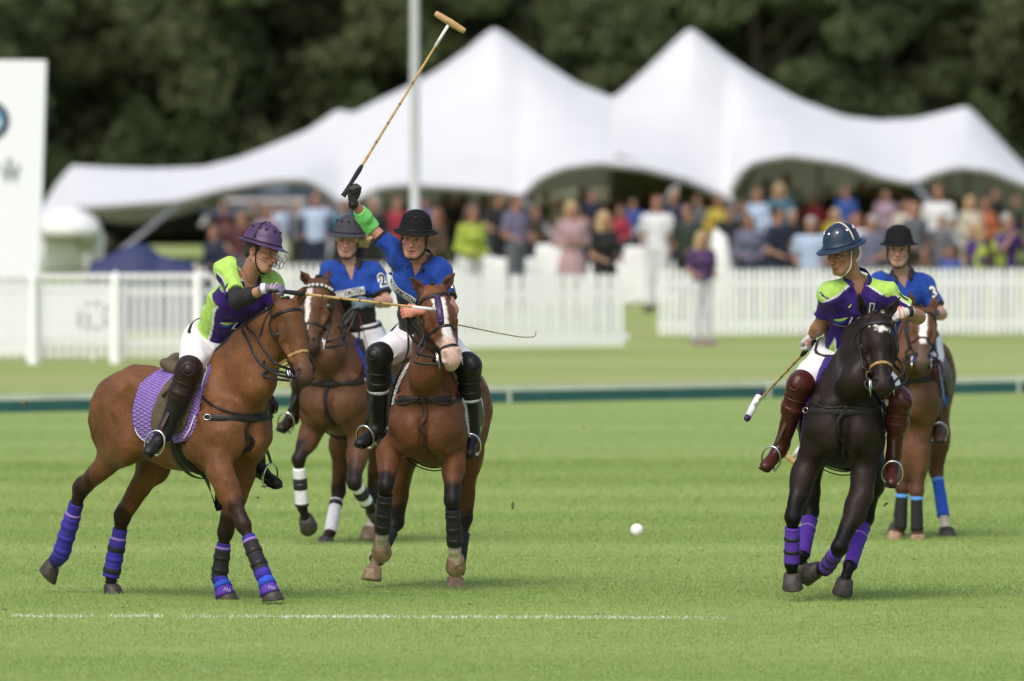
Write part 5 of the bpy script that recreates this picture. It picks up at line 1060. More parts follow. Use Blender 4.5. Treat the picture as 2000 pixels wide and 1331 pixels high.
        a_ = an-fd*.03+dn*.085; V, F = loft([a_-dn*.02, a_+dn*.012], [fd*.034, fd*.032], [sd_*.030, sd_*.029], 12, shape=.6); mk('heel', V, F, M_black, bo)
        pts = [an+fd*(-.05)+dn*.078, an+fd*.03+dn*.076, to-fd*.05+dn*.034-dn*0, to-fd*.012+dn*.016]; V, F = tube(spline(pts, 5), .036, 10, up=dn, flat=.22); mk('sole', V, F, M_black, bo)
        kf = nrm(kn-(hip+an)/2); kf = nrm(kf-dn*kf.dot(dn)*.5); S = SDF()
        up_ = nrm(hip-kn)
        S.cone(kn+up_*.030, kn, .087, .083, k=.04); S.cone(kn, lerp(kn, an, .44), .078, .070, k=.03); S.ell(kn+kf*.040, (.052, .052, .060), k=.03); 
        S.ell(kn+kf*.078+dn*.01, (.028, .028, .028), k=.010)
        for t_ in (.36,): S.cone(lerp(kn, an, t_), lerp(kn, an, t_+.06), .077, .075, k=.008)
        V, F = S.mesh(.008, noise=waves(sp['seed']+s_+9, 6, 30, 60, .0015)); ko = mk('knee_guard', V, F, kg, root)
        V, F = tube([lerp(kn, an, .33), lerp(kn, an, .345), lerp(kn, an, .415), lerp(kn, an, .43)], [.076, .081, .080, .074], 20); mk('guard_strap', V, F, sp.get('gstrap', kg), ko)
        V, F = tube([kn+up_*.050, kn+up_*.044, kn+up_*.018, kn+up_*.010], [.085, .090, .088, .083], 20); mk('guard_strap', V, F, sp.get('gstrap2', kg), ko)
        c_ = kn+kf*.096+dn*.01; t1_ = nrm(np.cross(kf, sd_)); V, F = ringtube(c_, nrm(sd_-kf*sd_.dot(kf))*.036, t1_*.036, .0045, 20, 6); mk('guard_rim', V, F, kg, ko)
        for t_ in (.10, .20): pp = lerp(kn, an, t_); V, F = tube([pp-dn*.006, pp, pp+dn*.006], [.076, .0835, .076], 20); mk('guard_strap', V, F, sp.get('gstrap', kg), ko)
        if sp.get('gwhite'):
            for pp, rr in ((lerp(kn, an, .47), .074), (kn+up_*.075, .090)): V, F = tube([pp-dn*.012, pp+dn*.012], [rr, rr], 20); mk('guard_strap', V, F, M_piping, ko)
        # stirrup under the ball of the foot, leather up to the saddle
        bc = to-fd*.105+dn*.028; th = np.linspace(-2.45, 2.45, 22); tp = bc-dn*.10
        pts = [bc-dn*(.052+.085*math.cos(t))+sd_*.066*math.sin(t)*(1 if abs(t) > 1.2 else 1) for t in th]
        V, F = tube(pts, .0058, 8, up=fd, flat=1.6); so = mk('stirrup', V, F, M_steel, H.root)
        V, F = tube([bc+sd_*.052+dn*.012, bc-sd_*.052+dn*.012], .022, 8, up=dn, flat=.3); mk('tread', V, F, M_steel, so)
        top = bc-dn*.137; sa = H.B(.16, s_*.30, 1.30); kb = kn-kf*.07
        V, F = tube(spline([top, lerp(top, kb, .5), kb, sa], 5), .013, 8, up=fd, flat=.25); mk('stirrup_leather', V, F, sp.get('leather', M_strap), H.root)
    # hair under the helmet
    S = SDF(); hz = z; f, u, r = R[1], R[2], R[0]
    S.ell(P(0, -.022, .045), (.082*hz, .096*hz, .093*hz), np.array([r, f, u]), k=.02); S.ell(P(0, -.055, -.005), (.070*hz, .050*hz, .055*hz), np.array([r, f, u]), k=.02)
    for s_ in (1, -1): S.cone(P(s_*.075, .012, .02), P(s_*.076, .010, -.012), .009, .006, k=.008)
    if sp.get('ponytail') is not None:
        a = P(.045, -.085, -.01); 
        for i in range(8):
            b_ = a+V3(.07, .02, .012)+V3(*np.random.default_rng(i).normal(0, .014, 3)); c_ = b_+V3(.055, 0, -.012+.013*i)+V3(*np.random.default_rng(i+9).normal(0, .012, 3)); S.cone(a, b_, .026, .017, k=.02); S.cone(b_, c_, .015, .003, k=.01)
    def posth(Q, dd):
        rel = (Q-V3(P(0, 0, 0)))/hz; y, h = rel@f, rel@u; x = rel@r
        return np.maximum(dd, np.minimum(y-.030, .06))
    V, F = S.mesh(.006, post=posth, noise=waves(5, 10, 200, 500, .0010, True)); mk('hair', V, F, sp['hair'], root)
    helmet(G, P, R, z, sp['helm'][0], sp['helm'][1], root, **sp.get('hopt', {}))
    return G
def arm_cover(G, n_, name, m, t0, t1, infl=.005, A=None):
    """snug sleeve over the elbow: from t0 on the upper arm to t1 on the forearm"""
    sh, el, wr = G.J['sh'+n_], G.J['el'+n_], G.J['wr'+n_]; a, b = lerp(sh, el, t0) if t0 >= 0 else lerp(el, wr, -t0), lerp(el, wr, t1); S = SDF(); S.p = [dict(p) for p in G.A[n_].p]
    u1, u2 = nrm(el-sh) if t0 >= 0 else nrm(wr-el), nrm(wr-el)
    def post(Q, dd): return np.maximum(np.maximum(np.maximum(dd, np.linalg.norm(Q-lerp(a, b, .5), axis=1)-.18), -(Q-a)@u1), (Q-b)@u2)
    V, F = S.mesh(.005, infl=infl, post=post, noise=waves(3, 8, 60, 140, .0009)); return mk(name, V, F, m, G.root)
def mallet(label, grip, tip, headdir, caps, wrapm, headm, cane_white=.16):
    grip, tip = V3(grip), V3(tip); d = nrm(tip-grip); a = grip-d*.07; L = np.linalg.norm(tip-a); base = a.copy(); root = empty('polo_mallet', base, label, 'polo mallet', 'mallets')
    ts = np.linspace(.16, 1, 40); r = .0095-.002*ts+.0012*(np.abs((ts*9) % 1-.5) > .46)
    V, F = tube([a+d*L*t for t in ts], r, 10); c_ = mk('cane', V, F, M_cane, root)
    for t in (.22, .31, .42, .53, .65): V, F = tube([a+d*(L*t-.004), a+d*(L*t+.004)], .0102-.002*t, 10); mk('cane_node', V, F, M_brstrap, c_)
    V, F = tube([a+d*L*(1-cane_white), tip-d*.02], .0108, 10); mk('white_tape', V, F, M_whw, c_)
    V, F = tube([a, a+d*.02, a+d*.10, a+d*.20, a+d*.24], [.020, .016, .0135, .0165, .011], 12); mk('grip', V, F, M_blkn, root)
    h = nrm(headdir); h = nrm(h-d*d.dot(h)); V, F = tube([tip-h*.115, tip-h*.112, tip-h*.09, tip, tip+h*.09, tip+h*.112, tip+h*.115], [.015, .018, .021, .024, .021, .018, .015], 16, up=d); ho = mk('mallet_head', V, F, headm, root)
    if wrapm is not None: V, F = tube([tip-h*.085, tip, tip+h*.085], [.0225, .0255, .0225], 16, up=d); mk('head_wrap', V, F, wrapm, ho)
    if caps is not None:
        for s_ in (1, -1): V, F = tube([tip+h*s_*.088, tip+h*s_*.110, tip+h*s_*.118], [.0225, .0205, .015], 14, up=d); mk('head_cap', V, F, caps, ho)
    return root
PUR, LIM, WHT, BLU, BLK = V3(.030, .007, .135), V3(.38, .60, .11), V3(.70, .70, .72), V3(.006, .045, .28), V3(.011, .010, .011)
def jersey_purple(x, y, h, nx, ny, nu, inf, L, nv):
    C = np.tile(PUR, (len(x), 1)); ax_ = np.abs(x)
    side = ax_-(.092+.072*np.clip(h/.62, 0, 1)**1.6); ls = (h < .72)
    C[ls & (side > -.006)] = WHT; C[ls & (side > .006)] = LIM
    bk = y < -.02; C[bk & (h < .75)] = LIM
    yo = np.where(y > -.03, (h-1.0)*L+.62*(ax_-.055)-.25*np.maximum(y-.02, 0)+.004, h-.7); up = (h > .74); C[up & (yo > -.008)] = WHT; C[up & (yo > .004)] = LIM
    for t, Ls, rad, rel, a in inf:
        m = (t > -.03) & (rad < .085+.04*(t > .05)); w_ = rel/np.maximum(rad, 1e-6)[:, None]; out = w_@nrm(np.cross(np.cross(a, V3(0, 0, 1)), a)*1.0+V3(0, .35, 0))
        C[m & (out > -.12)] = WHT; C[m & (out > .04)] = LIM; C[m & (out <= -.12)] = PUR
    return C
def jersey_blue(split):
    def f(x, y, h, nx, ny, nu, inf, L, nv):
        C = np.tile(BLU, (len(x), 1)); C[h < split+.02*np.sin(x*9)] = BLK
        for t, Ls, rad, rel, a in inf:
            m = (t > .05) & (rad < .12); C[m] = BLU; C[m & (t > Ls-.022)] = BLK
        return C
    return f
TAN, FAIR, MID = (.33, .165, .095), (.46, .245, .17), (.42, .22, .14)
M_glg = mat('grey_violet_glove', (.17, .14, .22), .7, bump=.3, bscale=60); M_glc = mat('cream_glove_strap', (.62, .56, .46), .7); M_gld = mat('dark_glove', (.035, .030, .028), .6, var=.3, vscale=40, bump=.3); M_glw = mat('white_orange_glove', (.55, .52, .50), .6, bump=.3); M_glo = mat('orange_cuff', (.65, .13, .02), .6); M_glb = mat('blue_grey_glove', (.10, .14, .18), .7, var=.3, vscale=50)
M_hpur = leather('purple_helmet_leather', (.070, .036, .100), .42); M_hpb = leather('purple_brim_leather', (.045, .014, .10), .4)
M_hgry = mat('grey_felt_helmet', (.050, .052, .062), .85, spec=.2, bump=.3, bscale=200); M_hblk = mat('black_felt_helmet', (.008, .008, .009), .85, spec=.2, bump=.3, bscale=200); M_hnav = leather('navy_helmet_leather', (.018, .032, .060), .4)
M_colb = cloth('charcoal_collar', (.035, .030, .030)); M_colp = cloth('purple_collar', tuple(PUR)); M_lime2 = cloth('lime_elastic', (.22, .75, .18)); M_txw = cloth('white_print', (.80, .80, .80)); M_txk = cloth('black_print', (.015, .015, .015)); M_txl = cloth('lime_print', tuple(LIM)); M_txb = cloth('blue_print', (.01, .08, .42)); M_green = mat('green_brim_lining', (.03, .08, .035), .6)
H_dark = mat('dark_hair', (.035, .024, .016), .6, bump=.6, bscale=200); H_blond = mat('blond_hair', (.50, .34, .17), .5, bump=.6, bscale=200, var=.3, vscale=80); H_grey = mat('grey_hair', (.14, .12, .10), .6, bump=.6, bscale=200); H_brown = mat('brown_hair', (.10, .055, .03), .6, bump=.6, bscale=200)
# rider 1
r1 = rider(h1, dict(label='rider in purple and lime jersey with purple helmet and wire face guard, leaning forward', seed=101, skin=MID, face=(.82, -.52, -.22), up=(.28, 0, 1), open=.004, hz=.98,
    j=dict(pelvis=(418, 664, 'f', .17), neck=(482, 550, 'd', -.42), head=(510, 494, 'd', -.50), shL=(527, 556, 'd', -.32), shR=(446, 530, 'd', -.52), elR=(464, 588, 'd', -.72), wrR=(521, 563, 'd', -.90), elL=(545, 612, 'd', -.36), wrL=(497, 632, 'd', -.26),
           knR=(368, 724, 'd', -.52), anR=(325, 838, 'd', -.46), toR=(284, 886, 'd', -.62), knL=(512, 790, 'd', -.02), anL=(502, 905, 'd', .06), toL=(549, 947, 'd', -.08)),
    hand=dict(R=dict(g=(.9, .3, -.1), n=(-.1, .3, -1), glove=M_glg, cuff=M_piping, stripe=M_glc, d=(.95, -.2, .12)), L=dict(g=(0, -.3, 1), n=(-.7, -.3, 0), glove=M_piping)),
    paint=jersey_purple, collar=M_colp, boots=M_black, guards=M_dkbrown, hair=H_dark, brow=(.035, .02, .012), helm=(M_hpur, M_black), hopt=dict(guard=True, stripe=M_black), leather=M_brstrap, sleeve=.72))
arm_cover(r1, 'R', 'elbow_sleeve', M_blkn, .55, .62, .007)
ls = r1.Lt; 
text_on('lettering', 'LEA', r1.J['pelvis']+r1.U*.285+r1.Lt*.045, r1.Lt, r1.U, .062, M_txw, r1.shirt, r1.sbvh, .95, bold=.02, skew=.25)
mallet('polo mallet with purple capped head held level across the centre horse', r1.grip['R'][0], W(858, 606, 72.75), (.35, -.8, -1), M_hpb, mat('dark_violet_tape', (.05, .028, .09), .5, var=.5, vscale=60), M_hpb, .16)
# rider 2
r2 = rider(h2, dict(label='blond woman rider in blue and black jersey number 2 with grey helmet', seed=102, skin=FAIR, female=True, face=(-.08, -1, -.06), up=(.06, 0, 1), open=.003, hz=.95, lip=(.40, .13, .12), jaw=.93, brow=(.20, .12, .07),
    j=dict(pelvis=(697, 654, 'f', .15), neck=(683, 518, 'd', -.28), head=(678, 472, 'd', -.34), shL=(731, 534, 'd', -.28), shR=(646, 534, 'd', -.30), elL=(756, 590, 'd', -.38), wrL=(718, 592, 'd', -.58), elR=(632, 600, 'd', -.38), wrR=(634, 655, 'd', -.52),
           knL=(746, 702, 'd', -.5), anL=(748, 830, 'd', -.3), toL=(745, 868, 'd', -.48), knR=(596, 716, 'd', -.5), anR=(576, 806, 'd', -.32), toR=(546, 838, 'd', -.5)),
    hand=dict(L=dict(g=(0, -.3, 1), n=(-.2, .8, -.3), glove=M_glb, d=(-1, -.2, 0)), R=dict(g=(0, -1, .2), n=(1, 0, 0), glove=M_glb)),
    paint=jersey_blue(.66), collar=M_colb, boots=M_dkbrown, guards=M_dkbrown, gstrap2=M_bluew, hair=H_blond, ponytail=1, helm=(M_hgry, M_hblk), hem=-.10, sleeve=.74, vneck=.085))
# rider 3
r3 = rider(h3, dict(label='rider in blue and black jersey raising his mallet, green band on the arm', seed=103, skin=(.50, .235, .165), face=(-.20, -1, -.10), up=(.10, 0, 1), open=.004, hz=.98,
    j=dict(pelvis=(826, 664, 'f', .15), neck=(823, 510, 'd', -.40), head=(810, 468, 'd', -.50), shL=(860, 534, 'd', -.44), shR=(783, 506, 'd', -.34), elR=(722, 440, 'd', -.34), wrR=(689, 393, 'd', -.50), elL=(882, 606, 'd', -.58), wrL=(816, 608, 'd', -.84),
           knR=(739, 696, 'd', -.46), anR=(739, 830, 'd', -.22), toR=(697, 868, 'd', -.40), knL=(916, 716, 'd', -.50), anL=(922, 842, 'd', -.30), toL=(916, 890, 'd', -.46)),
    hand=dict(R=dict(g=(.52, 0, .85), n=(.8, -.5, -.35), d=(-.16, -.25, 1), glove=M_gld, cuff=M_blkn), L=dict(g=(-.1, -.3, 1), n=(.1, .9, -.2), d=(-1, -.1, -.05))),
    paint=jersey_blue(.60), collar=M_colb, boots=M_black, guards=M_black, gwhite=True, hair=H_brown, brow=(.20, .11, .06), helm=(M_hblk, M_black), hem=-.07, sleeve=.70, vneck=.065))
arm_cover(r3, 'R', 'arm_band', M_lime2, .86, .62, .005)
g_ = r3.grip['R'][0]; td = nrm(W(880, 46, g_[1]+.05)-W(678, 372, g_[1]))
mallet('bamboo polo mallet raised high above the green arm band', W(681, 366, g_[1]), W(879, 44, g_[1]+.06), (.92, .1, -.36), None, None, mat('pale_wood_head', (.50, .30, .13), .5, var=.3, vscale=25), .14)
# rider 4
r4 = rider(h4, dict(label='rider in purple and lime jersey number 1 with navy helmet, looking down', seed=104, skin=TAN, face=(-.70, -.70, -.26), up=(-.05, 0, 1), open=.001, hz=1.0,
    j=dict(pelvis=(1652, 696, 'f', .15), neck=(1673, 548, 'd', -.42), head=(1646, 497, 'd', -.50), shL=(1730, 576, 'd', -.38), shR=(1622, 576, 'd', -.46), elR=(1600, 638, 'd', -.30), wrR=(1587, 656, 'd', -.06), elL=(1794, 620, 'd', -.34), wrL=(1771, 610, 'd', -.58),
           knR=(1562, 752, 'd', -.46), anR=(1528, 868, 'd', -.28), toR=(1490, 914, 'd', -.44), knL=(1757, 784, 'd', -.56), anL=(1745, 892, 'd', -.42), toL=(1741, 948, 'd', -.58)),
    hand=dict(R=dict(g=(-.7, .5, -.7), n=(-.6, .5, .3), d=(-.25, .3, -1), glove=M_glw, cuff=M_glo, stripe=M_glo), L=dict(g=(0, -.5, 1), n=(-.5, .7, -.6), d=(-.9, -.5, -.1), glove=M_glw, cuff=M_blkn, stripe=M_glo)),
    paint=jersey_purple, collar=M_colp, boots=M_redbrown, guards=M_redbrown, hair=H_grey, brow=(.05, .035, .025), helm=(M_hnav, M_hnav), hopt=dict(vents=M_piping, stripe=M_glc, strap=M_glc, under=M_green), leather=M_brstrap, vneck=.07, sleeve=.64))
text_on('shirt_number', '1', r4.J['pelvis']+r4.U*.42+r4.Lt*.085, r4.Lt, r4.U, .085, M_txk, r4.shirt, r4.sbvh, .9, bold=.03, edge=M_txw)
text_on('lettering', 'LEA', r4.J['pelvis']+r4.U*.345+r4.Lt*.005, r4.Lt, r4.U, .058, M_txw, r4.shirt, r4.sbvh, .95, bold=.02, skew=.25)
text_on('small_lettering', 'LONDON EXECUTIVE AVIATION', r4.J['pelvis']+r4.U*.298-r4.Lt*.03, r4.Lt, r4.U, .011, M_txw, r4.shirt, r4.sbvh, .95)
def swoosh(bv, c, right, up, w_, h_, m, parent, name='leaf_emblem'):
    n = np.cross(nrm(right), nrm(up)); V = []; N_ = 10
    for i in range(N_+1):
        t = i/N_
        for s_ in (0, 1):
            p = V3(c)+nrm(right)*w_*(t-.5)+nrm(up)*(h_*(t**.6*.9)+(-h_*.55*math.sin(math.pi*t)**.8 if s_ == 0 else 0)); loc, no, i_, d_ = bv.ray_cast(Vector(p+n*.25), Vector(-n), .6); V.append(V3(loc)+V3(no)*.004 if loc is not None else p)
    mk(name, V, [(2*i, 2*i+2, 2*i+3, 2*i+1) for i in range(N_)], m, parent)
for rr, off, uu in ((r4, -.105, .335), (r1, -.06, .275)):
    swoosh(rr.sbvh, rr.J['pelvis']+rr.U*uu+rr.Lt*off, rr.Lt, rr.U, .085, .040, M_txl, rr.shirt); swoosh(rr.sbvh, rr.J['pelvis']+rr.U*(uu-.017)+rr.Lt*off, rr.Lt, rr.U, .085, .030, M_txb, rr.shirt)
swoosh(r4.sbvh, r4.J['pelvis']+r4.U*.44+r4.Lt*-.06, r4.Lt, r4.U, .022, .030, M_txl, r4.shirt)
mallet('polo mallet with white taped head trailing low beside the near-black horse', W(1583, 676, r4.grip['R'][0][1]), W(1472, 794, r4.grip['R'][0][1]+.95), (-.5, -.25, -.85), M_hpb, M_whw, M_hpb, .10)
# rider 5
r5 = rider(h5, dict(label='rider in plain blue jersey with black helmet, farthest right behind the others', seed=105, skin=(.44, .25, .19), face=(-.10, -1, -.02), up=(0, 0, 1), open=.001, hz=.97,
    j=dict(pelvis=(1783, 672, 'f', .15), neck=(1762, 538, 'd', -.34), head=(1755, 490, 'd', -.42), shL=(1803, 556, 'd', -.34), shR=(1718, 556, 'd', -.36), elL=(1838, 614, 'd', -.42), wrL=(1822, 612, 'd', -.64), elR=(1706, 620, 'd', -.40), wrR=(1722, 660, 'd', -.55),
           knL=(1822, 724, 'd', -.52), anL=(1828, 822, 'd', -.34), toL=(1838, 862, 'd', -.50), knR=(1735, 724, 'd', -.52), anR=(1722, 822, 'd', -.34), toR=(1712, 862, 'd', -.50)),
    hand=dict(L=dict(g=(0, -.4, 1), n=(-.4, .8, -.4), d=(-.8, -.6, -.1), glove=M_glb), R=dict(g=(0, -1, .2), n=(1, 0, 0), glove=M_glb)),
    paint=jersey_blue(-.5), collar=M_colb, boots=M_brstrap, guards=leather('dark_red_leather', (.07, .012, .012), .35), hair=H_brown, helm=(M_hblk, M_hblk), hem=-.06, vneck=.06))
# prints on the blue jerseys
WORD = 'MOTORMOTION'
for rr, u_, off, sl in ((r2, .355, -.035, .10), (r3, .400, -.085, -.42)):
    c = rr.J['pelvis']+rr.U*u_+rr.Lt*off; rt = rr.Lt+rr.U*sl
    text_on('lettering', WORD, c, rt, rr.U, .042, M_txk, rr.shirt, rr.sbvh, .50, bold=.015, back=M_txw, lift=.005)
    c2 = c-nrm(rt)*.150; text_on('logo_letter', 'S', c2, rt, rr.U, .040, M_txw, rr.shirt, rr.sbvh, .8, bold=.03, back=M_txb, backpad=(.010, .010), lift=.0065)
for rr, t_, n_ in ((r2, '2', 'L'), (r3, '4', 'L'), (r5, '3', 'L')):
    a, b = rr.J['sh'+n_], rr.J['el'+n_]; c = lerp(a, b, .42); dn = nrm(b-a); rt = nrm(np.cross(-dn, nrm(V3(.55, -.85, 0)))); rt = nrm(np.cross(-dn, V3(-.45, .9, 0)))
    n__ = nrm(V3(.5, -.85, .1)); rt = np.cross(-dn, n__); text_on('shirt_number', t_, c, rt, -dn, .085, M_txw if t_ != '2' else M_txk, rr.shirt, rr.sbvh, .85, bold=.03, edge=M_txw if t_ == '2' else M_txk)
n__ = nrm(V3(.45, -.7, .5)); a, b = r4.J['shL'], r4.J['elL']; dn = nrm(b-a); text_on('shirt_number', '1', lerp(a, b, .40)+V3(0, 0, .01), np.cross(-dn, n__), -dn, .07, M_txk, r4.shirt, r4.sbvh, .9, bold=.03)
# reins and whips
def reins(H, G, n_='L', sag=.05, near=None):
    g = G.grip[n_][0]
    for s_ in (1, -1):
        if near and s_ < 0:
            for k_, q in enumerate(near): rein(H, H.Hd(.475+.05*k_, -.115, -.068), g, mids=[H.K(*t) for t in q])
            continue
        bp = H.Hd(.475, -.115, s_*.068); nb = H.Hd(.30, -.36, s_*.17)
        rein(H, bp, g, mids=[lerp(bp, g, .33)+H.lv*s_*.07-V3(0, 0, sag), lerp(bp, g, .66)+H.L*s_*.05-V3(0, 0, sag*.8)])
        rein(H, bp+H.hv*.05, g-V3(0, 0, .015), mids=[lerp(bp, g, .33)+H.lv*s_*.085-V3(0, 0, sag+.06), lerp(bp, g, .66)+H.L*s_*.06-V3(0, 0, sag+.05)])
    V, F = tube(spline([g, g+V3(.01, -.03, -.08), g+V3(.02, -.02, -.22), g+V3(0, .0, -.30)], 6), .008, 8, flat=.4); mk('rein', V, F, M_strap, H.root)
for H, G in ((h1, r1), (h2, r2), (h3, r3), (h4, r4), (h5, r5)): reins(H, G, near=None if H is not h1 else [[(548, 716, 'd', -.86), (520, 690, 'd', -.78), (497, 655, 'd', -.66)], [(552, 735, 'd', -.86), (512, 715, 'd', -.78), (486, 672, 'd', -.68)]])
def whip(label, pts, m, m2):
    P = spline(pts, 6); root = empty('riding_whip', V3(pts[0]), label, 'riding whip'); V, F = tube(P, np.linspace(.0055, .0025, len(P)), 8); mk('shaft', V, F, m, root)
    d = nrm(P[1]-P[0]); V, F = tube([P[0]-d*.02, P[0]+d*.10], .009, 8); mk('handle', V, F, M_blkn, root)
y_ = r3.grip['L'][0][1]; whip('thin plaited whip with a curled lash, sticking out right of the blazed horse', [W(790, 618, y_), W(840, 624, y_+.2), W(904, 637, y_+.45), W(1000, 656, y_+.45), W(1034, 659, y_+.45), W(1045, 656, y_+.45), W(1047, 647, y_+.45)], mat('yellow_plait', (.20, .16, .04), .6, var=.9, vscale=90), M_blkn)
y_ = r2.grip['L'][0][1]; whip('dark red whip hanging from the woman rider\'s grey glove', [W(694, 588, y_), W(706, 632, y_-.02), W(721, 694, y_-.05)], mat('dark_red_whip', (.12, .012, .02), .5), M_blkn)
y_ = r5.grip['L'][0][1]; whip('light blue whip hanging beside the dark red knee guard', [W(1824, 618, y_), W(1832, 700, y_-.02), W(1845, 784, y_-.02)], M_skyw, M_skyw)
y_ = h5.Y0; mallet('polo mallet with light blue head, low behind the near-black horse', W(1716, 668, y_-.55), W(1545, 897, y_-.2), (-1, .2, .25), M_skyw, None, M_cane, .1)
# ======================= spectators =======================
def spectator_meshes(kind):
    S = SDF(); A = SDF(); Lg = SDF(); w_ = kind != 'man' and kind != 'reach'; sw = .175 if w_ else .205; hs_ = .095 if w_ else .09
    T = SDF(); T.ell((0, 0, .98), (.155, .11, .13), k=.06); T.ell((0, 0, 1.13), (.125 if w_ else .145, .095, .15), k=.08); T.ell((0, 0, 1.30), (.15 if w_ else .17, .11, .16), k=.08); T.cone((-sw+.03, 0, 1.41), (sw-.03, 0, 1.41), .055, .055, k=.05)
    if w_: [T.ell((s*.07, -.09, 1.28), (.06, .055, .055), k=.04) for s in (-1, 1)]
    for s in (-1, 1):
        el = (s*(sw+.05), .03, 1.13); wr = (s*(sw-.02), -.16, 1.06) if kind != 'reach' or s < 0 else (s*(sw+.10), -.30, 1.12)
        if kind == 'crossed': wr = (-s*.06, -.19, 1.17)
        if kind == 'camera': el = (s*(sw+.08), -.16, 1.22); wr = (s*.06, -.22, 1.50)
        A.cone((s*sw, 0, 1.40), el, .052, .042, k=.03); A.cone(el, wr, .042, .030, k=.03); d = nrm(V3(wr)-V3(el)); hn = V3(wr)+d*.07; A.ell(V3(wr)+d*.05, (.035, .035, .045), k=.02)
        for q in range(4): A.cone(V3(wr)+d*.07+V3((q-1.5)*.016, 0, 0), V3(wr)+d*.115+V3((q-1.5)*.018, 0, -.01), .010, .008, k=.006)
        A.cone(V3(wr)+d*.04, V3(wr)+d*.08+V3(0, -.02, .035), .013, .010, k=.01)
        Lg.cone((s*hs_, 0, .93), (s*.10, 0, .50), .090, .058, k=.04); Lg.cone((s*.10, 0, .50), (s*.105, .02, .09), .056, .040, k=.03); Lg.cone((s*.105, .03, .05), (s*.12, -.16, .035), .042, .035, k=.03)
    body = SDF(); body.p = T.p+A.p+Lg.p; body.cone((0, .01, 1.42), (0, .0, 1.56), .055, .05, k=.04)
    V, F = body.mesh(.018, infl=-.006); C = np.tile(SKC, (len(V), 1)); _, Vh, Fh, Ch, P, R = head_sdf((0, 0, 1.625), (0, -1, -.03), (0, 0, 1), .93, SKC, neck=(0, .01, 1.5), vox=.007); bd = mesh_np('body', np.concatenate([V, Vh]), np.concatenate([F, Fh+len(V)]), True, np.concatenate([C, Ch])); bd.materials.append(M_skinv)
    H_ = SDF(); H_.ell((0, .022, 1.665), (.086, .098, .096), k=.02)
    if kind in ('woman', 'crossed'): H_.ell((0, .07, 1.56), (.085, .055, .12), k=.04); [H_.cone((s*.075, .0, 1.66), (s*.085, .01, 1.47), .028, .022, k=.03) for s in (-1, 1)]
    if kind == 'longhair': H_.ell((0, .07, 1.52), (.10, .06, .17), k=.04); [H_.cone((s*.075, -.01, 1.68), (s*.10, -.03, 1.38), .032, .028, k=.03) for s in (-1, 1)]
    def ph(Q, dd): return np.maximum(dd, np.minimum(np.minimum(-.045-Q[:, 1], .056-np.abs(Q[:, 0])), 1.70-Q[:, 2]))
    V, F = H_.mesh(.012, post=ph, noise=waves(3, 8, 80, 200, .0015)); hr = mesh_np('hair', V, F)
    sh_ = SDF(); sh_.p = T.p+[p for i, p in enumerate(A.p) if p.get('ra', .04) > .03]
    slv = 1.20 if kind in ('man', 'longhair', 'reach') else 1.02
    def pt(Q, dd): 
        dd = np.maximum(dd, .90-Q[:, 2]); dd = np.maximum(dd, np.where(np.abs(Q[:, 0]) > sw-.015, slv-Q[:, 2], -1)); fr = np.minimum(-.12-Q[:, 1], 1.25-Q[:, 2]); dd = np.maximum(dd, fr if slv > 1.1 else np.minimum(-.17-Q[:, 1], 1.5-Q[:, 2]))
        return np.maximum(dd, np.minimum(.058-np.sqrt(Q[:, 0]**2+(Q[:, 1]-.01)**2), Q[:, 2]-1.42))
    V, F = sh_.mesh(.018, infl=.014, post=pt, noise=waves(8, 8, 25, 60, .003)); tp = mesh_np('top', V, F)
    lw = SDF(); lw.p = T.p[:2]+[p for p in Lg.p if p.get('ra', 0) > .044]
    V, F = lw.mesh(.018, infl=.016, post=lambda Q, dd: np.maximum(np.maximum(dd, Q[:, 2]-.985), .10-Q[:, 2]), noise=waves(9, 8, 25, 60, .003)); tr = mesh_np('trousers', V, F)
    V, F = loft([(0, 0, z) for z in (1.0, .85, .62, .60)], [(a, 0, 0) for a in (.17, .20, .24, .235)], [(0, a, 0) for a in (.125, .15, .18, .175)], 24); sk = mesh_np('skirt', V, F)
    fs = SDF(); fs.p = [p for p in Lg.p if abs(p.get('rb', 0)-.035) < .001]; V, F = fs.mesh(.012, infl=.008); so = mesh_np('shoes', V, F)
    return dict(body=bd, hair=hr, top=tp, trousers=tr, skirt=sk, shoes=so)
SKC = V3(.33, .17, .115); M_skinv = M_skin
KINDS = {k: spectator_meshes(k) for k in ('man', 'reach', 'woman', 'longhair', 'crossed', 'camera')}
CC = dict(navy=(.015, .022, .06), black=(.012, .012, .014), white=(.72, .72, .76), pale=(.42, .52, .70), blue=(.03, .09, .38), teal=(.03, .16, .26), crimson=(.38, .02, .05), lime=(.50, .62, .08), lav=(.24, .21, .36), olive=(.10, .10, .05), khaki=(.26, .23, .14), pink=(.55, .36, .38), dkgreen=(.025, .04, .025), yellow=(.55, .42, .05), purple=(.10, .045, .16), grey=(.16, .17, .20), cream=(.55, .50, .40), orange=(.50, .14, .05), maroon=(.10, .02, .03), check=(.17, .18, .28), brown=(.09, .055, .03), violet=(.07, .02, .20), rose=(.45, .30, .40))
HC_ = dict(dark=(.025, .017, .012), brown=(.09, .05, .028), blond=(.42, .30, .14), grey=(.30, .29, .27), red=(.16, .06, .03), bald=(.34, .19, .13))
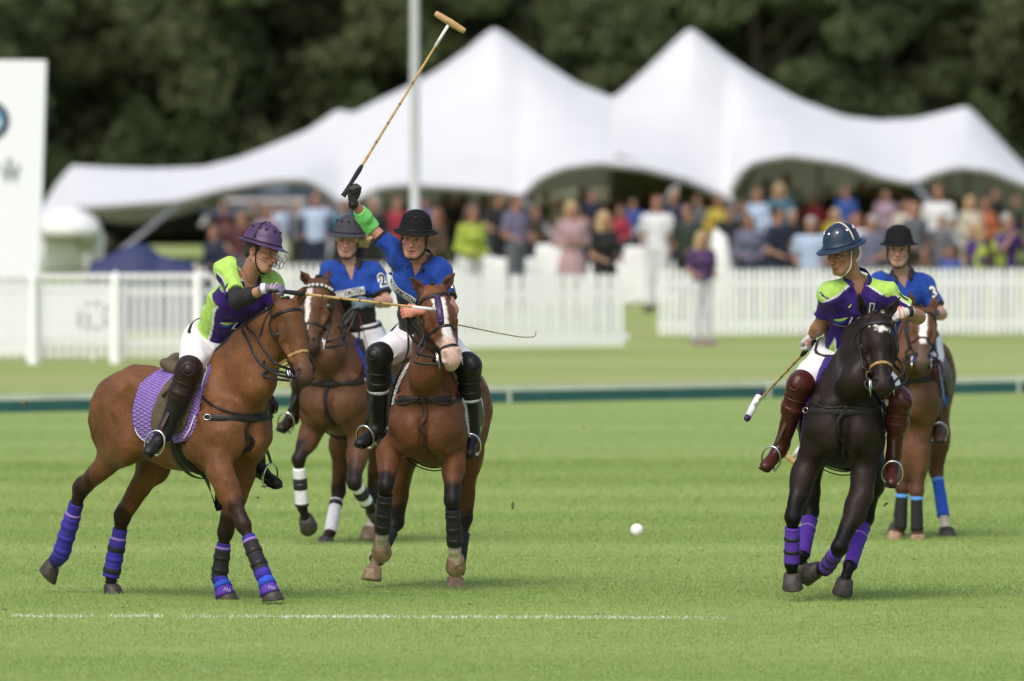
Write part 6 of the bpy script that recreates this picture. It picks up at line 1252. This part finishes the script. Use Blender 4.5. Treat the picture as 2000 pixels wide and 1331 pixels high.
PEOPLE = [(437, 402, 98, 'man', 'maroon', 'navy', 'dark', 'dark-haired man in a maroon top under the left tent'), (418, 452, 124, 'woman', 'navy', 'navy', 'brown', 'brown-haired woman in a navy jacket right of the navy tarpaulin'), (470, 425, 108, 'man', 'maroon', 'grey', 'brown', 'person in a maroon shirt behind the purple helmet'),
 (617, 388, 104, 'man', 'pale', 'navy', 'brown', 'man in an open navy blazer over a pale blue shirt'), (583, 402, 100, 'man', 'grey', 'black', 'grey', 'grey-haired man in a dark grey jacket left of the blazer man'), (545, 405, 96, 'woman', 'pale', 'white', 'brown', 'woman in pale blue at the left of the grey jacket man'), (672, 402, 104, 'man', 'teal', 'black', 'brown', 'man in a teal blue shirt behind the woman rider'), (730, 396, 104, 'woman', 'black', 'black', 'grey', 'fair-haired woman in black below the raised green band'), (776, 396, 103, 'man', 'crimson', 'navy', 'brown', 'person in a crimson jacket left of the flagpole'),
 (828, 398, 98, 'man', 'blue', 'black', 'brown', 'person in a bright blue top right of the flagpole'), (852, 420, 112, 'woman', 'brown', 'black', 'red', 'red-brown haired woman in brown beside the black helmet'), (884, 392, 94, 'man', 'black', 'black', 'dark', 'dark-haired man in black left of the lime jacket'), (921, 410, 116, 'woman', 'lime', 'white', 'brown', 'woman in a lime yellow jacket and white trousers'), (948, 388, 92, 'woman', 'navy', 'black', 'dark', 'woman in navy behind the lime jacket'), (975, 388, 99, 'man', 'black', 'black', 'dark', 'dark-haired man in a black jacket left of the lavender shirt'), (1008, 390, 107, 'man', 'lav', 'grey', 'brown', 'broad man in a lavender checked shirt'),
 (1066, 388, 94, 'man', 'olive', 'black', 'dark', 'dark-haired man in olive beneath the middle arch'), (1090, 396, 95, 'woman', 'khaki', 'khaki', 'brown', 'woman in khaki left of the pale pink dress'), (1117, 398, 112, 'crossed', 'pink', 'pink', 'blond', 'blond woman in a sleeveless pale pink dress'), (1156, 380, 97, 'man', 'navy', 'navy', 'dark', 'tall dark-haired man in navy behind the blond women'), (1181, 428, 121, 'longhair', 'black', 'black', 'blond', 'long-haired blond woman in a black top'), (1212, 412, 100, 'woman', 'crimson', 'navy', 'brown', 'woman in crimson half hidden by the tent strap'), (1236, 398, 98, 'man', 'blue', 'navy', 'dark', 'man in dark blue left of the large white shirt'), (1283, 388, 108, 'reach', 'white', 'white', 'red', 'heavy man in a white shirt holding out his arm'),
 (1316, 380, 103, 'man', 'navy', 'navy', 'grey', 'grey-haired man in a navy polo shirt behind the white shirt'), (1343, 412, 113, 'man', 'dkgreen', 'black', 'dark', 'man in a dark green jumper right of the white shirt'), (1382, 382, 94, 'woman', 'black', 'black', 'dark', 'dark-haired woman in black below the tent corner'), (1404, 392, 99, 'woman', 'yellow', 'grey', 'brown', 'woman in a yellow top left of the tent strap'), (1371, 466, 134, 'longhair', 'purple', 'white', 'blond', 'blond woman in a purple cardigan and white trousers before the fence'),
 (1446, 402, 99, 'woman', 'grey', 'grey', 'brown', 'woman in grey behind the right tent strap'), (1480, 380, 101, 'crossed', 'pale', 'navy', 'brown', 'person in a pale blue blouse under the right arch'), (1522, 372, 99, 'woman', 'teal', 'navy', 'blond', 'blond woman in a teal vest behind the navy polo'), (1538, 350, 92, 'man', 'pale', 'navy', 'red', 'tallest man under the right arch in a light blue shirt'), (1519, 418, 118, 'man', 'navy', 'navy', 'dark', 'dark-haired man in a navy polo shirt, arms down'), (1562, 378, 90, 'woman', 'brown', 'black', 'brown', 'brown-haired woman left of the crimson top'), (1590, 390, 94, 'woman', 'crimson', 'black', 'dark', 'dark-haired woman in a crimson top under the right arch'),
 (1584, 438, 120, 'man', 'pale', 'grey', 'grey', 'grey-haired man in a loose pale blue shirt'), (1652, 375, 96, 'man', 'blue', 'navy', 'brown', 'man in a mid blue shirt behind the navy helmet'), (1684, 362, 92, 'man', 'black', 'black', 'dark', 'man in black standing behind the mid blue shirt'), (1672, 430, 112, 'woman', 'white', 'grey', 'red', 'red-haired woman in white right of the navy helmet'), (1702, 434, 116, 'man', 'check', 'grey', 'grey', 'grey-haired man in a blue checked shirt between two helmets'), (1730, 382, 96, 'woman', 'rose', 'grey', 'brown', 'woman in a rose pink top above the black helmet'), (1750, 366, 92, 'man', 'black', 'black', 'dark', 'man in black behind the rose pink top'),
 (1768, 402, 100, 'woman', 'cream', 'cream', 'brown', 'woman in cream above the farthest black helmet'), (1785, 408, 108, 'man', 'grey', 'black', 'bald', 'bald man in a dark jacket right of the farthest black helmet'), (1832, 376, 102, 'reach', 'white', 'navy', 'red', 'man in a bright white shirt under the far right arch'), (1896, 396, 101, 'woman', 'cream', 'cream', 'blond', 'blond woman in cream behind the lime jerseys'), (1924, 400, 100, 'woman', 'orange', 'brown', 'red', 'woman in an orange top between the two lime jerseys'), (1942, 376, 96, 'man', 'black', 'black', 'dark', 'tall dark man near the grey green car'), (1904, 448, 124, 'crossed', 'violet', 'violet', 'blond', 'woman in a purple and lime jersey behind the right fence'), (1968, 432, 119, 'camera', 'violet', 'black', 'grey', 'person in a purple and lime jersey holding a camera up'),
 (1856, 492, 127, 'woman', 'blue', 'navy', 'brown', 'child in blue stripes behind the right fence'), (1806, 494, 127, 'woman', 'brown', 'brown', 'brown', 'child with brown hair close behind the fence'),
 (500, 400, 96, 'man', 'brown', 'black', 'dark', 'man in a brown coat just right of the purple helmet'), (522, 412, 104, 'woman', 'rose', 'grey', 'brown', 'woman in dusty rose left of the woman rider'), (640, 404, 97, 'woman', 'black', 'black', 'brown', 'woman in black right of the navy blazer'), (702, 390, 94, 'man', 'navy', 'navy', 'red', 'red-haired man in navy behind the raised arm'), (752, 408, 94, 'man', 'olive', 'black', 'dark', 'dark-haired man in olive left of the crimson jacket'), (805, 384, 92, 'man', 'black', 'black', 'brown', 'tall man in black behind the flagpole'), (868, 380, 91, 'man', 'grey', 'black', 'dark', 'tall dark-haired man in grey right of the black helmet'), (905, 380, 90, 'woman', 'maroon', 'black', 'brown', 'woman in maroon deep behind the lime jacket'),
 (962, 402, 95, 'woman', 'cream', 'grey', 'blond', 'blond woman in cream between lime and lavender'), (1032, 378, 91, 'man', 'white', 'grey', 'grey', 'grey-haired man in white at the left foot of the middle arch'), (1045, 410, 99, 'man', 'brown', 'black', 'brown', 'man in brown right of the lavender shirt'), (1136, 376, 90, 'man', 'olive', 'black', 'dark', 'tall man in olive deep under the middle arch'), (1196, 384, 92, 'man', 'maroon', 'black', 'dark', 'dark-haired man in maroon behind the black top blonde'), (1262, 376, 90, 'woman', 'brown', 'black', 'brown', 'woman in brown deep behind the heavy white shirt'), (1362, 392, 96, 'man', 'grey', 'black', 'brown', 'man in grey right of the dark green jumper'),
 (1424, 414, 103, 'man', 'black', 'grey', 'dark', 'man in black beside the draped white post'), (1462, 430, 112, 'woman', 'check', 'navy', 'brown', 'woman in checked blue below the pale blouse'), (1500, 362, 90, 'man', 'brown', 'black', 'dark', 'man in brown deep under the right arch'), (1548, 420, 104, 'man', 'black', 'black', 'grey', 'grey-haired man in black right of the navy polo'), (1618, 372, 90, 'man', 'black', 'black', 'brown', 'man in black between crimson and mid blue'), (1630, 420, 104, 'woman', 'yellow', 'grey', 'blond', 'blond woman in yellow just left of the navy helmet'), (1712, 378, 91, 'woman', 'olive', 'black', 'brown', 'woman in olive right of the tall man in black'), (1810, 382, 92, 'man', 'dkgreen', 'black', 'dark', 'man in dark green left of the bright white shirt'), (1862, 388, 93, 'woman', 'grey', 'grey', 'brown', 'woman in grey right of the bright white shirt'), (1985, 392, 96, 'man', 'dkgreen', 'black', 'brown', 'man in dark green at the right edge'),
 (1838, 430, 108, 'man', 'grey', 'grey', 'grey', 'grey-haired man in light grey left of the lime jerseys')]
for k_ in CC: CC[k_] = tuple(x*(.8 if k_ in ('white', 'pale', 'cream') else .62) for x in CC[k_])  # dims all spectator clothing: the crowd's shade is put into the colour

for i, (u, v, s, kind, top, bot, hr, lab) in enumerate(PEOPLE):
    s = s*1.06 if 99 <= s < 122 else s; Y = FPX/s; p = W(u, v, Y); g = float(rise(Y)); sc_ = (p[2]-g)/1.64; sc_ = min(max(sc_, .62), 1.13); r = empty('person', (p[0], Y, g), lab, 'person', 'spectators by the tents'); r.scale = (sc_, sc_, sc_); r.rotation_euler = (0, 0, rng.uniform(-1.1, 1.1) if kind != 'reach' else -.4)
    ms = KINDS[kind]; g_ = 'skirt' if kind == 'crossed' and top == 'pink' else 'trousers'; objs = {}
    def col(nm, c, rough=.8): return mat('cloth_'+nm, c, rough)
    for nm, m in (('body', None), ('hair', mat('hair_'+hr, HC_[hr], .6)), ('top', col(top, CC[top])), (g_, col(bot, CC[bot])), ('shoes', col('rose', CC['rose']) if 'cardigan' in lab else col('black', CC['black']))):
        if nm == 'hair' and hr == 'bald': continue
        o = bpy.data.objects.new(nm if nm != 'top' else 'shirt', ms[nm]); COL.objects.link(o); o.parent = r; objs[nm] = o
        if m is not None:
            if not ms[nm].materials: ms[nm].materials.append(m)
            o.material_slots[0].link = 'OBJECT'; o.material_slots[0].material = m
    if 'blazer' in lab:
        J_ = SDF(); J_.ell((0, .02, 1.10), (.17, .12, .25), k=.08); J_.ell((0, .01, 1.32), (.185, .125, .16), k=.08)
        for s_ in (-1, 1): J_.cone((s_*.19, 0, 1.41), (s_*.26, .03, 1.13), .07, .06, k=.05); J_.cone((s_*.26, .03, 1.13), (s_*.20, -.13, 1.07), .058, .045, k=.03)
        V, F = J_.mesh(.018, post=lambda Q, dd: np.maximum(np.maximum(dd, .86-Q[:, 2]), np.minimum(-.02-Q[:, 1], .075-np.abs(Q[:, 0])))); me = mesh_np('blazer', V, F); me.materials.append(col('navy', CC['navy'])); o = bpy.data.objects.new('blazer', me); COL.objects.link(o); o.parent = r
    if top == 'violet':
        J_ = SDF()
        for s_ in (-1, 1): J_.cone((s_*.15, 0, 1.42), (s_*.25, .0, 1.24), .070, .062, k=.04); J_.ell((s_*.14, 0, 1.12), (.055, .11, .19), k=.03)
        V, F = J_.mesh(.018); me = mesh_np('lime_panel', V, F); me.materials.append(col('lime', (.42, .66, .08))); o = bpy.data.objects.new('lime_panel', me); COL.objects.link(o); o.parent = objs['top']
    if 'cardigan' in lab: r.rotation_euler = (0, 0, .5)
    if kind == 'camera':
        V, F = box((0, -.26, 1.60), (.13, .07, .09)); me = mesh_np('camera', V, F, False); me.materials.append(M_black); o = bpy.data.objects.new('camera', me); COL.objects.link(o); o.matrix_world = Matrix.Translation(r.location)@Matrix.Rotation(r.rotation_euler.z, 4, 'Z')@Matrix.Scale(sc_, 4); tag(o, 'black camera held up by the person in the purple and lime jersey', 'camera')
# ======================= ball and flying turf =======================
V, F = ball(W(1244, 1036, 74.1), .0435, 32, 20); tag(mk('polo_ball', V, F, mat('white_ball_plastic', (.82, .82, .80), .35, var=.04, vscale=30, bump=.25, bscale=40, bdist=.003)), 'white polo ball bouncing just above the grass', 'polo ball')
M_turf = mat('turf_clod', (.13, .10, .045), .95, var=.5, vscale=60, bump=1, bscale=80, bdist=.01); M_gclod = mat('grassy_clod', (.10, .13, .04), .95, var=.5, vscale=60, bump=1, bscale=80, bdist=.01)
CL = [(1002, 987, 73.5, .026, 'brown turf clod flying left of the ball'), (1140, 835, 74, .010, 'tiny dark turf crumb in the air above the ball'), (186, 1068, 72.8, .008, 'tiny turf crumb beside the left hind leg'), (504, 972, 72.5, .013, 'turf crumb flying below the stirrup of the bright bay horse'), (1730, 985, 73, .020, 'ragged grass clod flying beside the blue bandage'), (1697, 1029, 73, .014, 'grass crumb flying right of the purple hind bandage'), (46, 787, 73, .024, 'grass tuft flying in front of the side boards at the far left'),
      (918, 1182, 71.0, .020, 'flat dark divot on the grass near the chalk line, below the centre horse'), (10, 1192, 70.6, .022, 'dark divot on the grass at the left edge'), (1577, 1172, 71.5, .012, 'small divot below the near-black horse'), (1786, 1094, 78, .018, 'small divot left of the blue bandaged leg shadow'), (895, 1245, 67, .016, 'divot nearest the lens, below the chalk line'), (240, 1188, 71.2, .014, 'small divot on the chalk line at the left'), (1920, 1228, 68, .014, 'small divot at the lower right'), (1480, 1088, 78, .018, 'faint divot between the ball and the near-black horse')]
for i, (u, v, Y, r, lab) in enumerate(CL):
    g = np.random.default_rng(i); on = 'divot' in lab
    if on: Y = FPX*CAMZ/(v-HV)
    p = W(u, v, Y); R = np.linalg.qr(g.normal(size=(3, 3)))[0]; V, F = ball((0, 0, 0), (r, r*.5, r*.35), 12, 8, None if on else R); V = V*(1+.35*np.sin(V@g.normal(size=3)*160/max(r*40, .5))[:, None]*.6)+p+(V3(0, 0, r*.2) if on else 0)
    parts = [(V, F)]
    o = mk('turf_clod', V, F, M_turf if i % 2 == 0 else M_gclod); tag(o, lab, 'turf clod', 'clods of turf kicked up by the horses')
